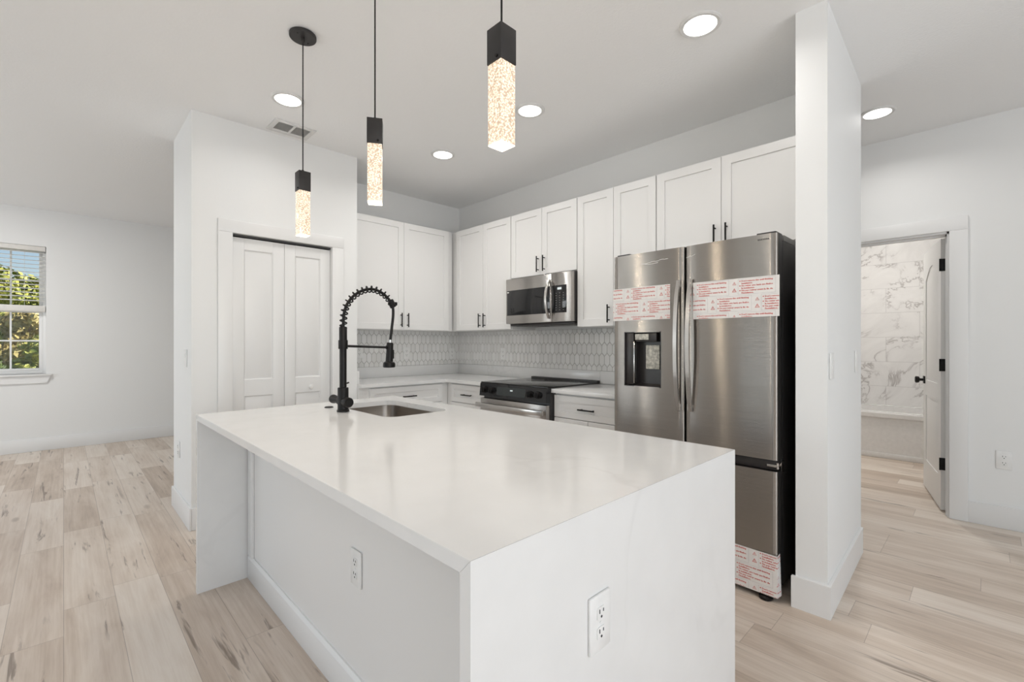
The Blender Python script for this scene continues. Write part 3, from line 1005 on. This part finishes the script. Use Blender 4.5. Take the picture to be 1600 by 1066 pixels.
base_cabinet('white base cabinet between the corner and the left side of the range', (XW, 3.6278, 0), RNEG, .5955, [('drawer', .0728, .5928, DZ[0], DZ[1], None), ('door', .0728, .5928, .105, DZ[0]-.005, 'r')])
base_cabinet('white base cabinet between the range and the refrigerator', (XW, 2.265, 0), RNEG, .625, [('drawer', .003, .622, DZ[0], DZ[1], None), ('door', .003, .312, .105, DZ[0]-.005, 'r'), ('door', .315, .622, .105, DZ[0]-.005, 'l')])
# worktops with upstand
ct = thing('worktop', 'white quartz corner worktop running from the pantry to the range', 'worktop', (2.5, 4.0, CT-.03), 0, 'perimeter worktops')
co_ = (2.5, 4.0, CT-.03)
mb = MB(co_); mb.prism([(1.757, 3.585), (2.615, 3.585), (2.615, 3.034), (XW, 3.034), (XW, YB), (1.757, YB)], CT-.03, CT)
mb.done('slab', 'quartz', ct)
UP = 1.003
mb = MB(co_); mb.box(1.78, XW-.0205, YB-.02, YB, CT+.0003, UP, .0015); mb.box(XW-.02, XW, 2.2695, YB, CT+.0003, UP, .0015); mb.box(1.757, 1.778, 3.665, YB, CT+.0003, UP, .0015)
mb.done('upstand', 'quartz', ct)
ct = thing('worktop', 'short white quartz worktop between the range and the refrigerator', 'worktop', (2.95, 1.95, CT-.03), 0, 'perimeter worktops')
co_ = (2.95, 1.95, CT-.03)
mb = MB(co_); mb.box(2.615, XW, 1.64, 2.268, CT-.03, CT, .001)
mb.done('slab', 'quartz', ct)
mb = MB(co_); mb.box(XW-.02, XW, 1.64, 2.268, CT+.0003, UP, .0015)
mb.done('upstand', 'quartz', ct)
# picket tile backsplash
def picket(label, W_, z0, z1, loc, rz):
    mb = MB()
    mb.box(0, W_, -.004, 0, 0, z1-z0)
    bm = mb.bm
    lay = bm.faces.layers.float.new('tile_tone')
    tw, hh, pt = .0525, .092, .026      # width, row pitch, point height
    g_ = .0018
    rnd = random.Random(3)
    r = -1
    zz = -hh
    while zz < (z1-z0)+.05:
        off = (tw/2) if r % 2 else 0.
        k = -1
        while True:
            cx_ = k*tw+off
            if cx_ > W_+tw:
                break
            k += 1
            # hexagon with points up/down
            a, bb = tw/2-g_, (hh+pt)/2-g_*1.2
            s_ = bb-pt+g_*.4
            P = [(0, -bb), (a, -s_), (a, s_), (0, bb), (-a, s_), (-a, -s_)]
            P = [(cx_+x, zz+z_) for x, z_ in P]
            # clip to the strip
            def clip(P, f):
                out = []
                for i in range(len(P)):
                    p, q = P[i], P[(i+1) % len(P)]
                    fp, fq = f(p), f(q)
                    if fp >= 0:
                        out.append(p)
                    if (fp >= 0) != (fq >= 0):
                        u = fp/(fp-fq)
                        out.append((p[0]+(q[0]-p[0])*u, p[1]+(q[1]-p[1])*u))
                return out
            for f in (lambda p: p[0]-.0005, lambda p: W_-.0005-p[0], lambda p: p[1]-.0005, lambda p: (z1-z0)-.0005-p[1]):
                P = clip(P, f) if len(P) > 2 else P
            if len(P) < 3:
                continue
            area = abs(sum(P[i][0]*P[(i+1) % len(P)][1]-P[(i+1) % len(P)][0]*P[i][1] for i in range(len(P))))/2
            if area < 2e-5:
                continue
            n = len(P)
            mx_ = sum(p[0] for p in P)/n; mz_ = sum(p[1] for p in P)/n
            e = .0015
            Q = []
            for p in P:
                dx, dz = mx_-p[0], mz_-p[1]
                l = math.hypot(dx, dz) or 1
                Q.append((p[0]+dx/l*e, p[1]+dz/l*e))
            vs, fs = mb._add([(x, -.004, z_) for x, z_ in P]+[(x, -.0075, z_) for x, z_ in Q], [tuple(range(n, 2*n))]+[(i, (i+1) % n, n+(i+1) % n, n+i) for i in range(n)], 1)
            tone = rnd.random()
            for fc in fs:
                fc[lay] = tone
        zz += hh
        r += 1
    o = mb.done('tile_backsplash', ['grout', 'tile'], None, 20)
    o.location = loc
    o.rotation_euler = (0, 0, rz)
    return tag(o, label, 'backsplash', 'picket tile backsplashes')
picket('white picket tile backsplash on the back wall behind the corner worktop', XW-.009-1.757, UP, UZ0+.01, (1.757, YB+.0003, UP+.0005), 0)
picket('white picket tile backsplash on the wall behind the range', YB-.0005-1.60, UP, UZ0-.001, (XW+.0003, YB-.0005, UP+.0005), RNEG)
ov = 'backsplash outlets'
outlet('white outlet in the backsplash, leftmost, hard against the pantry', (2.045, YB-.0078, 1.154), 0, ov)
outlet('white outlet in the back wall backsplash, behind the spray head of the faucet', (2.567, YB-.0078, 1.135), 0, ov)
outlet('white outlet in the back wall backsplash closest to the corner', (3.154, YB-.0078, 1.121), 0, ov)
outlet('white outlet in the range wall backsplash, left of the range', (XW-.0078, 3.474, 1.129), RNEG, ov)

# ------------------------------------------------------------------ microwave (local frame, front -y)
mw = thing('microwave', 'stainless over-the-range microwave with a black window', 'microwave', (XW, 3.0305, 1.40), RNEG)
MWW, MWH, MWD = .7565, .415, .395
mb = MB(); mb.box(0, MWW, -MWD+.045, 0, .012, MWH, .003)
mb.done('case', 'charcoal', mw)
dw = .548
mb = MB(); mb.box(.002, dw-.001, -MWD, -MWD+.044, 0.012, MWH-.004, .006)
md = mb.done('door', 'steel_bright', mw)
mb = MB(); mb.box(.018, dw-.02, -MWD-.0015, -MWD+.001, .085, .308, .001)
mb.done('window', 'black_gloss', md)
mb = MB(); mb.box(dw+.001, MWW-.002, -MWD, -MWD+.044, .012, MWH-.004, .006)
cp = mb.done('control_panel', 'steel_bright', mw)
mb = MB(); mb.box(dw+.002, MWW-.052, -MWD-.0015, -MWD+.001, .085, .308, .001)
mb.done('keypad', 'black_gloss', cp)
mb = MB(); mb.box(dw+.062, dw+.105, -MWD-.0022, -MWD-.0014, .272, .290)
mb.done('clock_display', 'lit', cp)
for r in range(8):
    for c in range(3):
        mb = MB()
        mb.box(dw+.045+c*.038, dw+.052+c*.038, -MWD-.0020, -MWD-.0014, .105+r*.0195, .110+r*.0195)
        mb.done('key', 'grey', cp)
mb = MB()
hp = []
for k in range(15):
    u = k/14
    hp.append((dw-.022, -MWD-.012-.040*math.sin(PI*u)**.8, .045+u*.31))
mb.tube(hp, [.011+.003*math.sin(PI*k/14) for k in range(15)], 14)
mb.cyl((dw-.022, -MWD-.014, .05), (dw-.022, -MWD+.002, .05), .011, n=12); mb.cyl((dw-.022, -MWD-.014, .35), (dw-.022, -MWD+.002, .35), .011, n=12)
mb.done('handle', 'steel_light', md)
mb = MB(); mb.cyl((.032, -MWD-.0022, .292), (.032, -MWD-.0014, .292), .007, n=14); mb.box(.022, .045, -MWD-.0018, -MWD-.0013, .289, .296)
mb.done('sticker', 'tape', md)
mb = MB(); mb.box(.01, MWW-.01, -MWD+.05, -.02, -.008, .0115, .003)
mb.box(.05, .30, -MWD+.09, -.14, -.011, -.0078); mb.box(MWW-.30, MWW-.05, -MWD+.09, -.14, -.011, -.0078)
mb.done('underside_vent', 'charcoal', mw)

# ------------------------------------------------------------------ range
rg = thing('range', 'black and stainless slide-in range between the base cabinets', 'stove', (XW, 3.0290, 0), RNEG)
RW = .758
RD = .655    # body depth
mb = MB(); mb.box(0, RW, -RD, -.022, .03, .888, .002)
mb.done('body', 'charcoal', rg)
for sx in (.05, RW-.05):
    for sy in (-.08, -RD+.06):
        mb = MB(); mb.cyl((sx, sy, 0), (sx, sy, .031), .018, n=14)
        mb.done('foot', 'black', rg)
mb = MB(); mb.box(-.004, RW+.004, -RD-.03, -.062, .899, .909, .002)
ctop = mb.done('cooktop', 'cooktop', rg)
for (bx, by, br) in ((.2, -.50, .11), (.56, -.50, .095), (.2, -.22, .08), (.56, -.22, .11)):
    mb = MB()
    mb.lathe([(br-.0015, 0), (br-.0015, .0004), (br, .0004), (br, 0)], (bx, by, .9091), 48, cap=False)
    mb.done('burner_ring', 'grey', ctop)
mb = MB(); mb.box(-.002, RW+.002, -.060, -.023, .889, .924, .003)
mb.done('rear_trim', 'charcoal', rg)
mb = MB(); mb.prism([(-RD-.001, .787), (-RD-.052, .792), (-RD-.040, .900), (-RD-.001, .8985)], 0, RW, 'x')
cp = mb.done('control_panel', 'black_gloss', rg)
def on_panel(z):
    return -RD-.052+(z-.792)/(.900-.792)*.012
for kx in (.062, .157, .594, .676):
    mb = MB()
    yy = on_panel(.846)
    mb.tube([(kx, yy+.002, .846), (kx, yy-.004, .846), (kx, yy-.006, .846), (kx, yy-.028, .848), (kx, yy-.030, .848)], [.028, .028, .0245, .0225, .020], 26)
    mb.box(kx-.005, kx+.005, yy-.036, yy-.010, .826, .870, .002)
    mb.done('knob', 'black', cp)
mb = MB(); mb.prism([(on_panel(.812)-.0008, .812), (on_panel(.88)-.0008, .88), (on_panel(.88)+.002, .88), (on_panel(.812)+.002, .812)], .215, .54, 'x')
mb.done('touch_panel', 'display', cp)
mb = MB(); mb.prism([(on_panel(.852)-.0014, .852), (on_panel(.862)-.0014, .862), (on_panel(.862)-.0006, .862), (on_panel(.852)-.0006, .852)], .372, .400, 'x')
mb.done('clock_display', 'lit', cp)
od = MB(); od.box(.004, RW-.004, -RD-.040, -RD-.001, .17, .655, .003)
odr = od.done('oven_door', 'charcoal', rg)
mb = MB(); mb.box(.004, RW-.004, -RD-.044, -RD-.001, .656, .772, .003)
mb.done('door_rail', 'steel_bright', odr)
mb = MB(); mb.box(.06, RW-.06, -RD-.0415, -RD-.039, .24, .63)
mb.done('oven_window', 'black_gloss', odr)
mb = MB(); mb.box(-.004, RW+.004, -RD-.098, -RD-.080, .700, .738, .006)
for sx in (.03, RW-.055):
    mb.box(sx, sx+.025, -RD-.082, -RD-.043, .705, .733, .003)
mb.done('handle', 'steel_light', odr)
mb = MB(); mb.box(.004, RW-.004, -RD-.040, -RD-.001, .045, .164, .003)
mb.done('warming_drawer', 'steel_bright', rg)

# ------------------------------------------------------------------ refrigerator
FXF = 2.425
FY0, FY1 = .690, 1.600          # right edge, left edge as seen
rf = thing('refrigerator', 'stainless french-door refrigerator with printed tape and an ice dispenser', 'refrigerator', (FXF, FY1, 0), RNEG)
FW = FY1-FY0
FS = .455       # seam
mb = MB(); mb.box(.012, FW-.004, .105, .80, .045, 1.742, .004)
mb.done('case', 'charcoal', rf)
mb = MB(); mb.box(.012, FW-.004, .085, .1045, .06, 1.735)
mb.done('gasket', 'slot', rf)
def fdoor(x0, x1, z0, z1, hole=None, bow=.006):
    """door skin gently bowed and rounded at its edges; local front toward -y; optional recess hole"""
    mb = MB()
    n = 14
    xs = [x0+(x1-x0)*k/n for k in range(n+1)]
    if hole:
        xs = sorted(set([x for x in xs if abs(x-hole[0]) > .012 and abs(x-hole[1]) > .012]+[hole[0], hole[1]]))
    def yfr(x):
        u = (x-x0)/(x1-x0)*2-1
        e = min(x-x0, x1-x)
        r = .012
        rd = (r-math.sqrt(max(0, r*r-(r-e)**2))) if e < r else 0
        return -bow*(1-u*u)+bow+rd
    ex = [x0+.0012, x0+.004, x0+.008, x1-.0012, x1-.004, x1-.008]
    xs = sorted(set(xs+ex))
    zs = [z0, z1] if not hole else [z0, hole[2], hole[3], z1]
    G = [[mb.bm.verts.new((x, yfr(x), z)) for x in xs] for z in zs]
    for j in range(len(zs)-1):
        for i in range(len(xs)-1):
            if hole and j == 1 and xs[i] >= hole[0]-1e-6 and xs[i+1] <= hole[1]+1e-6:
                continue
            mb.bm.faces.new((G[j][i], G[j][i+1], G[j+1][i+1], G[j+1][i]))
    # back and sides
    yb = .080
    Bk = [[mb.bm.verts.new((x, yb, z)) for x in (x0, x1)] for z in (z0, z1)]
    mb.bm.faces.new((Bk[0][1], Bk[0][0], Bk[1][0], Bk[1][1])).material_index = 1
    mb.bm.faces.new([Bk[0][0]]+[G[j][0] for j in range(len(zs))]+[Bk[1][0]]).material_index = 1
    mb.bm.faces.new([Bk[0][1]]+[G[j][-1] for j in range(len(zs))]+[Bk[1][1]]).material_index = 1
    mb.bm.faces.new([Bk[0][0], Bk[0][1]]+G[0][::-1]).material_index = 1
    mb.bm.faces.new([Bk[1][0], Bk[1][1]]+G[-1][::-1]).material_index = 1
    return mb
HOLE = (.082, .315, .985, 1.301)
dl = fdoor(.002, FS-.004, .676, 1.765, HOLE).done('door', ['steel', 'charcoal_side'], rf, 40)
dr = fdoor(FS+.004, FW, .676, 1.765).done('door', ['steel', 'charcoal_side'], rf, 40)
ll = fdoor(.002, FS-.004, .052, .622).done('door', ['steel', 'charcoal_side'], rf, 40)
lr = fdoor(FS+.004, FW, .052, .622).done('door', ['steel', 'charcoal_side'], rf, 40)
mb = MB(); mb.box(.006, FW-.008, .030, .084, .624, .674, .002)
mb.done('grip_recess', 'charcoal', rf)
# dispenser
mb = MB()
hx0, hx1, hz0, hz1 = HOLE
yb = .072
V = [(hx0, .002, hz0), (hx1, .002, hz0), (hx1, .002, hz1), (hx0, .002, hz1), (hx0+.004, yb, hz0+.012), (hx1-.004, yb, hz0+.012), (hx1-.004, yb, hz1-.004), (hx0+.004, yb, hz1-.004)]
mb._add(V, [(4, 5, 6, 7), (0, 1, 5, 4), (1, 2, 6, 5), (2, 3, 7, 6), (3, 0, 4, 7)])
mb.box(hx0-.003, hx0+.001, .0008, .01, hz0-.003, hz1+.003); mb.box(hx1-.001, hx1+.003, .0008, .01, hz0-.003, hz1+.003)
mb.box(hx0-.003, hx1+.003, .0008, .01, hz0-.003, hz0+.001); mb.box(hx0-.003, hx1+.003, .0008, .01, hz1-.001, hz1+.003)
mb.box(hx0+.001, hx0+.055, .010, yb, hz0+.006, hz1-.002, .002)
mb.box(hx0+.065, hx1-.035, .018, yb, hz1-.055, hz1-.002, .003)
mb.done('dispenser', 'dispenser', dl)
mb = MB(); mb.box(hx0+.055, hx0+.062, .008, .03, hz0+.015, hz1-.055, .001)
mb.done('dispenser_trim', 'chrome', dl)
mb = MB(); mb.box(hx0+.066, hx0+.152, .006, .018, hz1-.044, hz1-.010, .002)
mb.done('dispenser_spout', 'foil', dl)
mb = MB(); mb.box(hx0+.112, hx0+.20, .050, .060, hz0+.10, hz1-.075, .003)
mb.done('dispenser_paddle', 'foil', dl)
# pocket handles, bowed bars
def fhandle(parent, x, tilt):
    mb = MB()
    n = 18
    zs = [.868+(1.582-.868)*k/n for k in range(n+1)]
    def sect(k):
        u = k/n
        out = .016+.040*math.sin(PI*u)**.7
        w = .021
        y = -out
        return [(x-w/2, y, zs[k]), (x+w/2, y, zs[k]), (x+w/2*.8, y+.022, zs[k]), (x-w/2*.8, y+.022, zs[k])]
    R = [[mb.bm.verts.new(p) for p in sect(k)] for k in range(n+1)]
    for A, B in zip(R, R[1:]):
        for i in range(4):
            mb.bm.faces.new((A[i], A[(i+1) % 4], B[(i+1) % 4], B[i]))
    mb.bm.faces.new(R[0]); mb.bm.faces.new(R[-1])
    es = [e for e in mb.bm.edges if abs((e.verts[0].co-e.verts[1].co).normalized().z) > .5]
    bmesh.ops.bevel(mb.bm, geom=es, offset=.004, segments=2, affect='EDGES')
    mb.box(x-.008, x+.008, -.02, .012, .885, .905, .002); mb.box(x-.008, x+.008, -.02, .012, 1.545, 1.565, .002)
    return mb.done('handle', 'steel_light', parent, 40)
fhandle(dl, FS-.030, 1); fhandle(dr, FS+.038, -1)
# hinge covers, top strip, lower hinge, feet
for xa, xb in ((FW-.10, FW-.012), (.012, .10)):
    mb = MB(); mb.box(xa, xb, .03, .125, 1.7655, 1.778, .003)
    mb.done('hinge_cover', 'charcoal', rf)
mb = MB(); mb.box(.012, FW-.004, .125, .78, 1.7425, 1.772, .003)
mb.done('top_cover', 'grey', rf)
mb = MB(); mb.box(FW-.05, FW-.004, .02, .1, .640, .652, .001); mb.cyl((FW-.006, .03, .632), (FW-.006, .03, .662), .006, n=12); mb.box(FW-.003, FW+.0005, .07, .11, .605, .66)
mb.done('middle_hinge', 'chrome', rf)
for sx in (.06, FW-.052):
    mb = MB(); mb.lathe([(.027, 0), (.031, .004), (.031, .014), (.024, .0185), (.012, .019), (.012, .0515)], (sx, .014, 0), 24)
    mb.done('foot', 'black', rf)
for sx in (.10, FW-.075):
    mb = MB(); mb.cyl((sx-.015, .70, .0235), (sx+.015, .70, .0235), .023, n=16)
    mb.done('caster', 'black', rf)

# printed protective tape: one text block, repeated in staggered rows, clipped, folded round the door edge
def text_mesh(body, size):
    cu = bpy.data.curves.new('t', 'FONT')
    cu.body = body
    cu.size = size
    cu.resolution_u = 1
    cu.offset = .00035
    ob = bpy.data.objects.new('t', cu)
    COL.objects.link(ob)
    bpy.context.view_layer.update()
    me = bpy.data.meshes.new_from_object(ob.evaluated_get(bpy.context.evaluated_depsgraph_get()))
    bpy.data.objects.remove(ob)
    bpy.data.curves.remove(cu)
    return me
LINES = ["Don't remove this until finishing", "installation.", "No retirar esto hasta que finalice", "la instalacion.", "Ne pas retirer avant la fin de", "l'installation."]
BWI, BHI = .215, .083
def text_block():
    bm = bmesh.new()
    for i, ln in enumerate(LINES):
        me = text_mesh(ln, .0105)
        n0 = len(bm.verts)
        bm.from_mesh(me)
        bm.verts.ensure_lookup_table()
        xs = [v.co.x for v in bm.verts[n0:]]
        wd = max(xs)-min(xs)
        k = min(1.25, .142/wd) if i % 2 == 0 else min(1.1, .142/wd)
        for v in bm.verts[n0:]:
            v.co.x = .052+v.co.x*k
            v.co.y += .0665-i*.0118
        bpy.data.meshes.remove(me)
    for f in bm.faces:
        f.material_index = 1
    def quad(x0, x1, y0, y1, m=1):
        f = bm.faces.new([bm.verts.new(p) for p in ((x0, y0, 0), (x1, y0, 0), (x1, y1, 0), (x0, y1, 0))])
        f.material_index = m
    for i in (0, 2, 4):
        quad(.0425, .0475, .0675-i*.0118, .0725-i*.0118)
    e = .0007
    for (a, b, c, d) in ((.036, .206, .004, .004+e), (.036, .206, .080, .080+e), (.036, .036+e, .004, .080), (.206, .206+e, .004, .080)):
        quad(a, b, c, d, 2)
    def tri(cx_, cy_, r, w):
        P = [(cx_+r*math.cos(a), cy_+r*math.sin(a)) for a in (PI/2, PI/2+2*PI/3, PI/2+4*PI/3)]
        Q = [(cx_+(r-w)*math.cos(a), cy_+(r-w)*math.sin(a)) for a in (PI/2, PI/2+2*PI/3, PI/2+4*PI/3)]
        for i in range(3):
            j = (i+1) % 3
            bm.faces.new([bm.verts.new((*p, 0)) for p in (P[i], P[j], Q[j], Q[i])]).material_index = 1
        quad(cx_-.0009, cx_+.0009, cy_-.002, cy_+.005); quad(cx_-.0009, cx_+.0009, cy_-.0045, cy_-.003)
    tri(.018, .024, .0125, .0042)
    tri(.018, .058, .0105, .0025)
    me = bpy.data.meshes.new('block')
    bm.to_mesh(me)
    bm.free()
    return me
BLOCK = text_block()
def tape(parent, W_, H_, s_off, t_off, place):
    """place(s, t, lift) -> local 3-D point on the door"""
    bm = bmesh.new()
    r0 = int(t_off//BHI)-1
    for r in range(r0, r0+int(H_/BHI)+4):
        for c in range(-2, int(W_/BWI)+3):
            n0 = len(bm.verts)
            ox = c*BWI+(BWI/2 if r % 2 else 0)-s_off
            oy = r*BHI-t_off
            if ox > W_ or ox+BWI < 0 or oy > H_ or oy+BHI < 0:
                continue
            bm.from_mesh(BLOCK)
            bm.verts.ensure_lookup_table()
            for v in bm.verts[n0:]:
                v.co.x += ox
                v.co.y += oy
    m_ = .0015
    for co, no in (((m_, 0, 0), (-1, 0, 0)), ((W_-m_, 0, 0), (1, 0, 0)), ((0, m_, 0), (0, -1, 0)), ((0, H_-m_, 0), (0, 1, 0))):
        bmesh.ops.bisect_plane(bm, geom=bm.verts[:]+bm.edges[:]+bm.faces[:], plane_co=co, plane_no=no, clear_outer=True)
    folds = getattr(place, 'folds', [])
    for f in folds:
        bmesh.ops.bisect_plane(bm, geom=bm.verts[:]+bm.edges[:]+bm.faces[:], plane_co=(f, 0, 0), plane_no=(1, 0, 0))
    for v in bm.verts:
        v.co.z = .0009
    # the tape itself, a thin sheet with thickness
    ss = sorted(set([0, W_]+folds+[W_*k/10 for k in range(1, 10)]))
    lo = [[bm.verts.new((s, t, z)) for s in ss] for t, z in ((0, 0), (H_, 0), (H_, .0005), (0, .0005))]
    for j in range(4):
        A, B = lo[j], lo[(j+1) % 4]
        for i in range(len(ss)-1):
            bm.faces.new((A[i], A[i+1], B[i+1], B[i])).material_index = 0
    for i in (0, -1):
        bm.faces.new([lo[j][i] for j in range(4)]).material_index = 0
    for v in bm.verts:
        v.co = Vector(place(v.co.x, v.co.y, v.co.z))
    me = bpy.data.meshes.new('protective_tape')
    bm.to_mesh(me)
    bm.free()
    for k in ('tape', 'red', 'tapeline'):
        me.materials.append(M[k])
    o = bpy.data.objects.new('protective_tape', me)
    COL.objects.link(o)
    o.parent = parent
    o['label'] = 'white protective tape printed in red'
    return o
def flat(x0, z0, y0=-.0004, slope=0.):
    def f(s, t, l):
        return (x0+s, y0-l, z0+t+slope*s)
    return f
tape(dl, .372, .194, .13, .05, flat(.002, 1.372, -.0002, .004))
p_ = flat(FS+.048, 1.365, -.0002, .002)
tape(dr, .418, .196, .02, .055, p_)
def wrap(s, t, l):
    w_ = .222
    if s <= w_:
        return (FW-w_+s, -.0004-l, .028+t-(.004*(s/w_)))
    d = s-w_
    return (FW+.0012+l+.18*d*(1-t/.205), -.0004+d, .024+t+.06*d)
wrap.folds = [.222]
tape(lr, .262, .200, .11, .045, wrap)
# maker's plate on the right door: small unreadable dark lettering
mb = MB()
for k in range(7):
    mb.box(FW-.085+k*.0075, FW-.080+k*.0075, .0002+.0004*k/7, .0012, 1.737, 1.7425)
mb.done('maker_lettering', 'charcoal', dr)
# tape residue streaks near the top of the two doors
def residue(parent, segs):
    mb = MB()
    for (x0, x1, z0, z1) in segs:
        n = 6
        rnd = random.Random(int(x0*1000))
        for k in range(n):
            xa = x0+(x1-x0)*k/n; xb = x0+(x1-x0)*(k+1)/n
            za = z0+(z1-z0)*k/n+rnd.uniform(-.003, .003)
            mb._add([(xa, -.0004, za), (xb, -.0004, za+.001), (xb, -.0004, za+.0035), (xa, -.0004, za+.002)], [(0, 1, 2, 3)])
    return mb.done('residue_mark', 'tape', parent)
residue(dl, [(.20, .36, 1.700, 1.712), (.22, .30, 1.692, 1.695)])
residue(dr, [(FS+.01, FS+.06, 1.702, 1.712)])

# ------------------------------------------------------------------ pendants
def pendant(label, y, rz):
    x = .86
    zc = H
    t = thing('pendant_light', label, 'pendant light', (x, y, 1.775), rz, 'pendant lights over the island')
    d = H-1.775
    mb = MB(); mb.lathe([(.060, d-.001), (.063, d-.003), (.063, d-.016), (.061, d-.019)], (0, 0, 0), 40)
    for a in (.6, .6+PI):
        mb.lathe([(.004, 0), (.004, -.003)], (.042*math.cos(a), .042*math.sin(a), d-.0188), 10)
    mb.lathe([(.0085, d-.0185), (.0085, d-.035), (.005, d-.045)], (0, 0, 0), 16)
    mb.done('canopy', 'black_soft', t)
    mb = MB(); mb.cyl((0, 0, .328), (0, 0, d-.04), .0028, n=10)
    mb.done('cord', 'black', t)
    mb = MB(); mb.box(-.0285, .0285, -.0285, .0285, .222, .318, .0012); mb.lathe([(.009, .3175), (.007, .326), (.003, .333)], (0, 0, 0), 14)
    sk_ = mb.done('socket_block', 'black_soft', t)
    mb = MB(); mb.cyl((-.0283, -.012, .232), (-.0325, -.012, .232), .0045, n=14)
    mb.done('set_screw', 'black', sk_)
    mb = MB(); mb.box(-.0265, .0265, -.0265, .0265, .004, .2215, .0015); mb.box(-.0262, .0262, -.0262, .0262, 0, .0038, .001, 1)
    mb.done('glass_block', ['crystal', 'crystal_end'], t)
    lamp('pendant_glow', 'POINT', (x, y, 1.755), 3.8, (1, .86, .68)).data.shadow_soft_size = .03
    return t
pendant('farthest of the three pendants, hanging in front of the pantry door', 2.388, 0)
pendant('middle pendant of the three, turned flat toward the camera', 1.641, math.radians(59))
pendant('nearest and largest-looking pendant of the three', .925, 0)

# ------------------------------------------------------------------ recessed downlights and ceiling register
def downlight(label, x, y, p=4.6):
    t = thing('recessed_light', label, 'ceiling light', (x, y, H-.012), 0, 'recessed ceiling lights')
    mb = MB(); mb.lathe([(.098, .0115), (.097, .006), (.090, .001), (.076, .003), (.074, .0115)], (0, 0, 0), 48, cap=False)
    mb.done('trim_ring', 'ring', t)
    mb = MB(); mb.lathe([(.0745, .004), (.0745, .0112)], (0, 0, 0), 48)
    mb.done('diffuser', 'diffuser', t)
    lamp('downlight_lamp', 'AREA', (x, y, H-.014), p, (1., .98, .95), .145).data.spread = math.radians(152)
    return t
downlight('round recessed light in the ceiling just above the air vent', 1.019, 3.084, 2.0)
downlight('round recessed light in the ceiling nearest the kitchen corner', 2.224, 3.097, 5.2)
downlight('round recessed light just right of the nearest pendant', 2.217, 2.108, 2.9)
downlight('largest-looking round recessed light, left of the divider wall', 2.214, .966, 3.5)
downlight('round recessed light in the hall ceiling right of the divider wall', 3.913, .506, 3.4)
lamp('bathroom_ceiling_lamp', 'AREA', (5.9, .9, H-.02), 19, (1., .96, .91), .25)

vt = thing('ceiling_vent', 'white rectangular two-panel air vent in the ceiling near the pantry', 'vent', (1.18, 3.497, H-.012))
vo_ = (1.18, 3.497, H-.012)
mb = MB(vo_)
vx0, vx1, vy0, vy1 = 1.04, 1.32, 3.395, 3.60
zv = H-.0005
ix0, ix1, iy0, iy1 = vx0+.032, vx1-.032, vy0+.028, vy1-.045
for (a, b, c, d) in ((vx0, ix0, vy0, vy1), (ix1, vx1, vy0, vy1), (ix0, ix1, vy0, iy0), (ix0, ix1, iy1, vy1), (1.172, 1.188, iy0, iy1)):
    mb.box(a, b, c, d, zv-.009, zv, .001)
mb.done('frame', 'vent', vt)
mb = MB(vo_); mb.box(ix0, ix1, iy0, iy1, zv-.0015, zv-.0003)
mb.done('duct_shade', 'vent_dark', vt)  # flat grey sheet, shade of the duct put into its colour
mb = MB(vo_)
k = iy0+.006
while k < iy1-.006:
    for (a, b) in ((ix0+.001, 1.1715), (1.1885, ix1-.001)):
        mb._add([(a, k, zv-.010), (b, k, zv-.010), (b, k+.009, zv-.002), (a, k+.009, zv-.002), (a, k+.0012, zv-.010), (b, k+.0012, zv-.010), (b, k+.0102, zv-.002), (a, k+.0102, zv-.002)],
                [(3, 2, 1, 0), (4, 5, 6, 7), (0, 1, 5, 4), (1, 2, 6, 5), (2, 3, 7, 6), (3, 0, 4, 7)])
    k += .0125
mb.done('louvers', 'vent', vt)

# ------------------------------------------------------------------ bathtub
tb = thing('bathtub', 'white bathtub against the marble tile seen through the doorway', 'bathtub', (6.7, .97, 0))
to = (6.7, .97, 0)
TX0, TX1, TY0, TY1, TZ = 6.335, 7.079, .091, 1.849, .497
mb = MB(to)
outer = [(TX1, TY1), (TX0-.02, TY1), (TX0-.02, TY0), (TX1, TY0)]
hl = rrect(TX0+.07, TX1-.08, TY0+.10, TY1-.10, .14)
plate_with_hole(mb, outer, hl, TZ-.07, TZ)
es = [e for e in mb.bm.edges if all(abs(v.co.x-(TX0-.02)) < 1e-4 for v in e.verts) and abs(e.verts[0].co.z-e.verts[1].co.z) < 1e-4]
bmesh.ops.bevel(mb.bm, geom=es, offset=.014, segments=3, affect='EDGES')
mb.done('rim', 'tub', tb)
mb = MB(to)
rings = [[mb.bm.verts.new((x, y, z)) for x, y in L] for L, z in ((hl, TZ-.071), (rrect(TX0+.10, TX1-.11, TY0+.16, TY1-.16, .13), .16), (rrect(TX0+.15, TX1-.16, TY0+.24, TY1-.24, .10), .12))]
for A, B in zip(rings, rings[1:]):
    for k in range(len(A)):
        mb.bm.faces.new((A[k], A[(k+1) % len(A)], B[(k+1) % len(A)], B[k]))
mb.bm.faces.new(rings[-1])
mb.done('basin', 'tub', tb, 60)
mb = MB(to); mb.box(TX0, TX0+.02, TY0, TY1, .0, TZ-.0705); mb.box(TX0-.010, TX0-.0002, TY0, TY1, 0, .055, .004)
mb.done('apron', 'tub', tb)
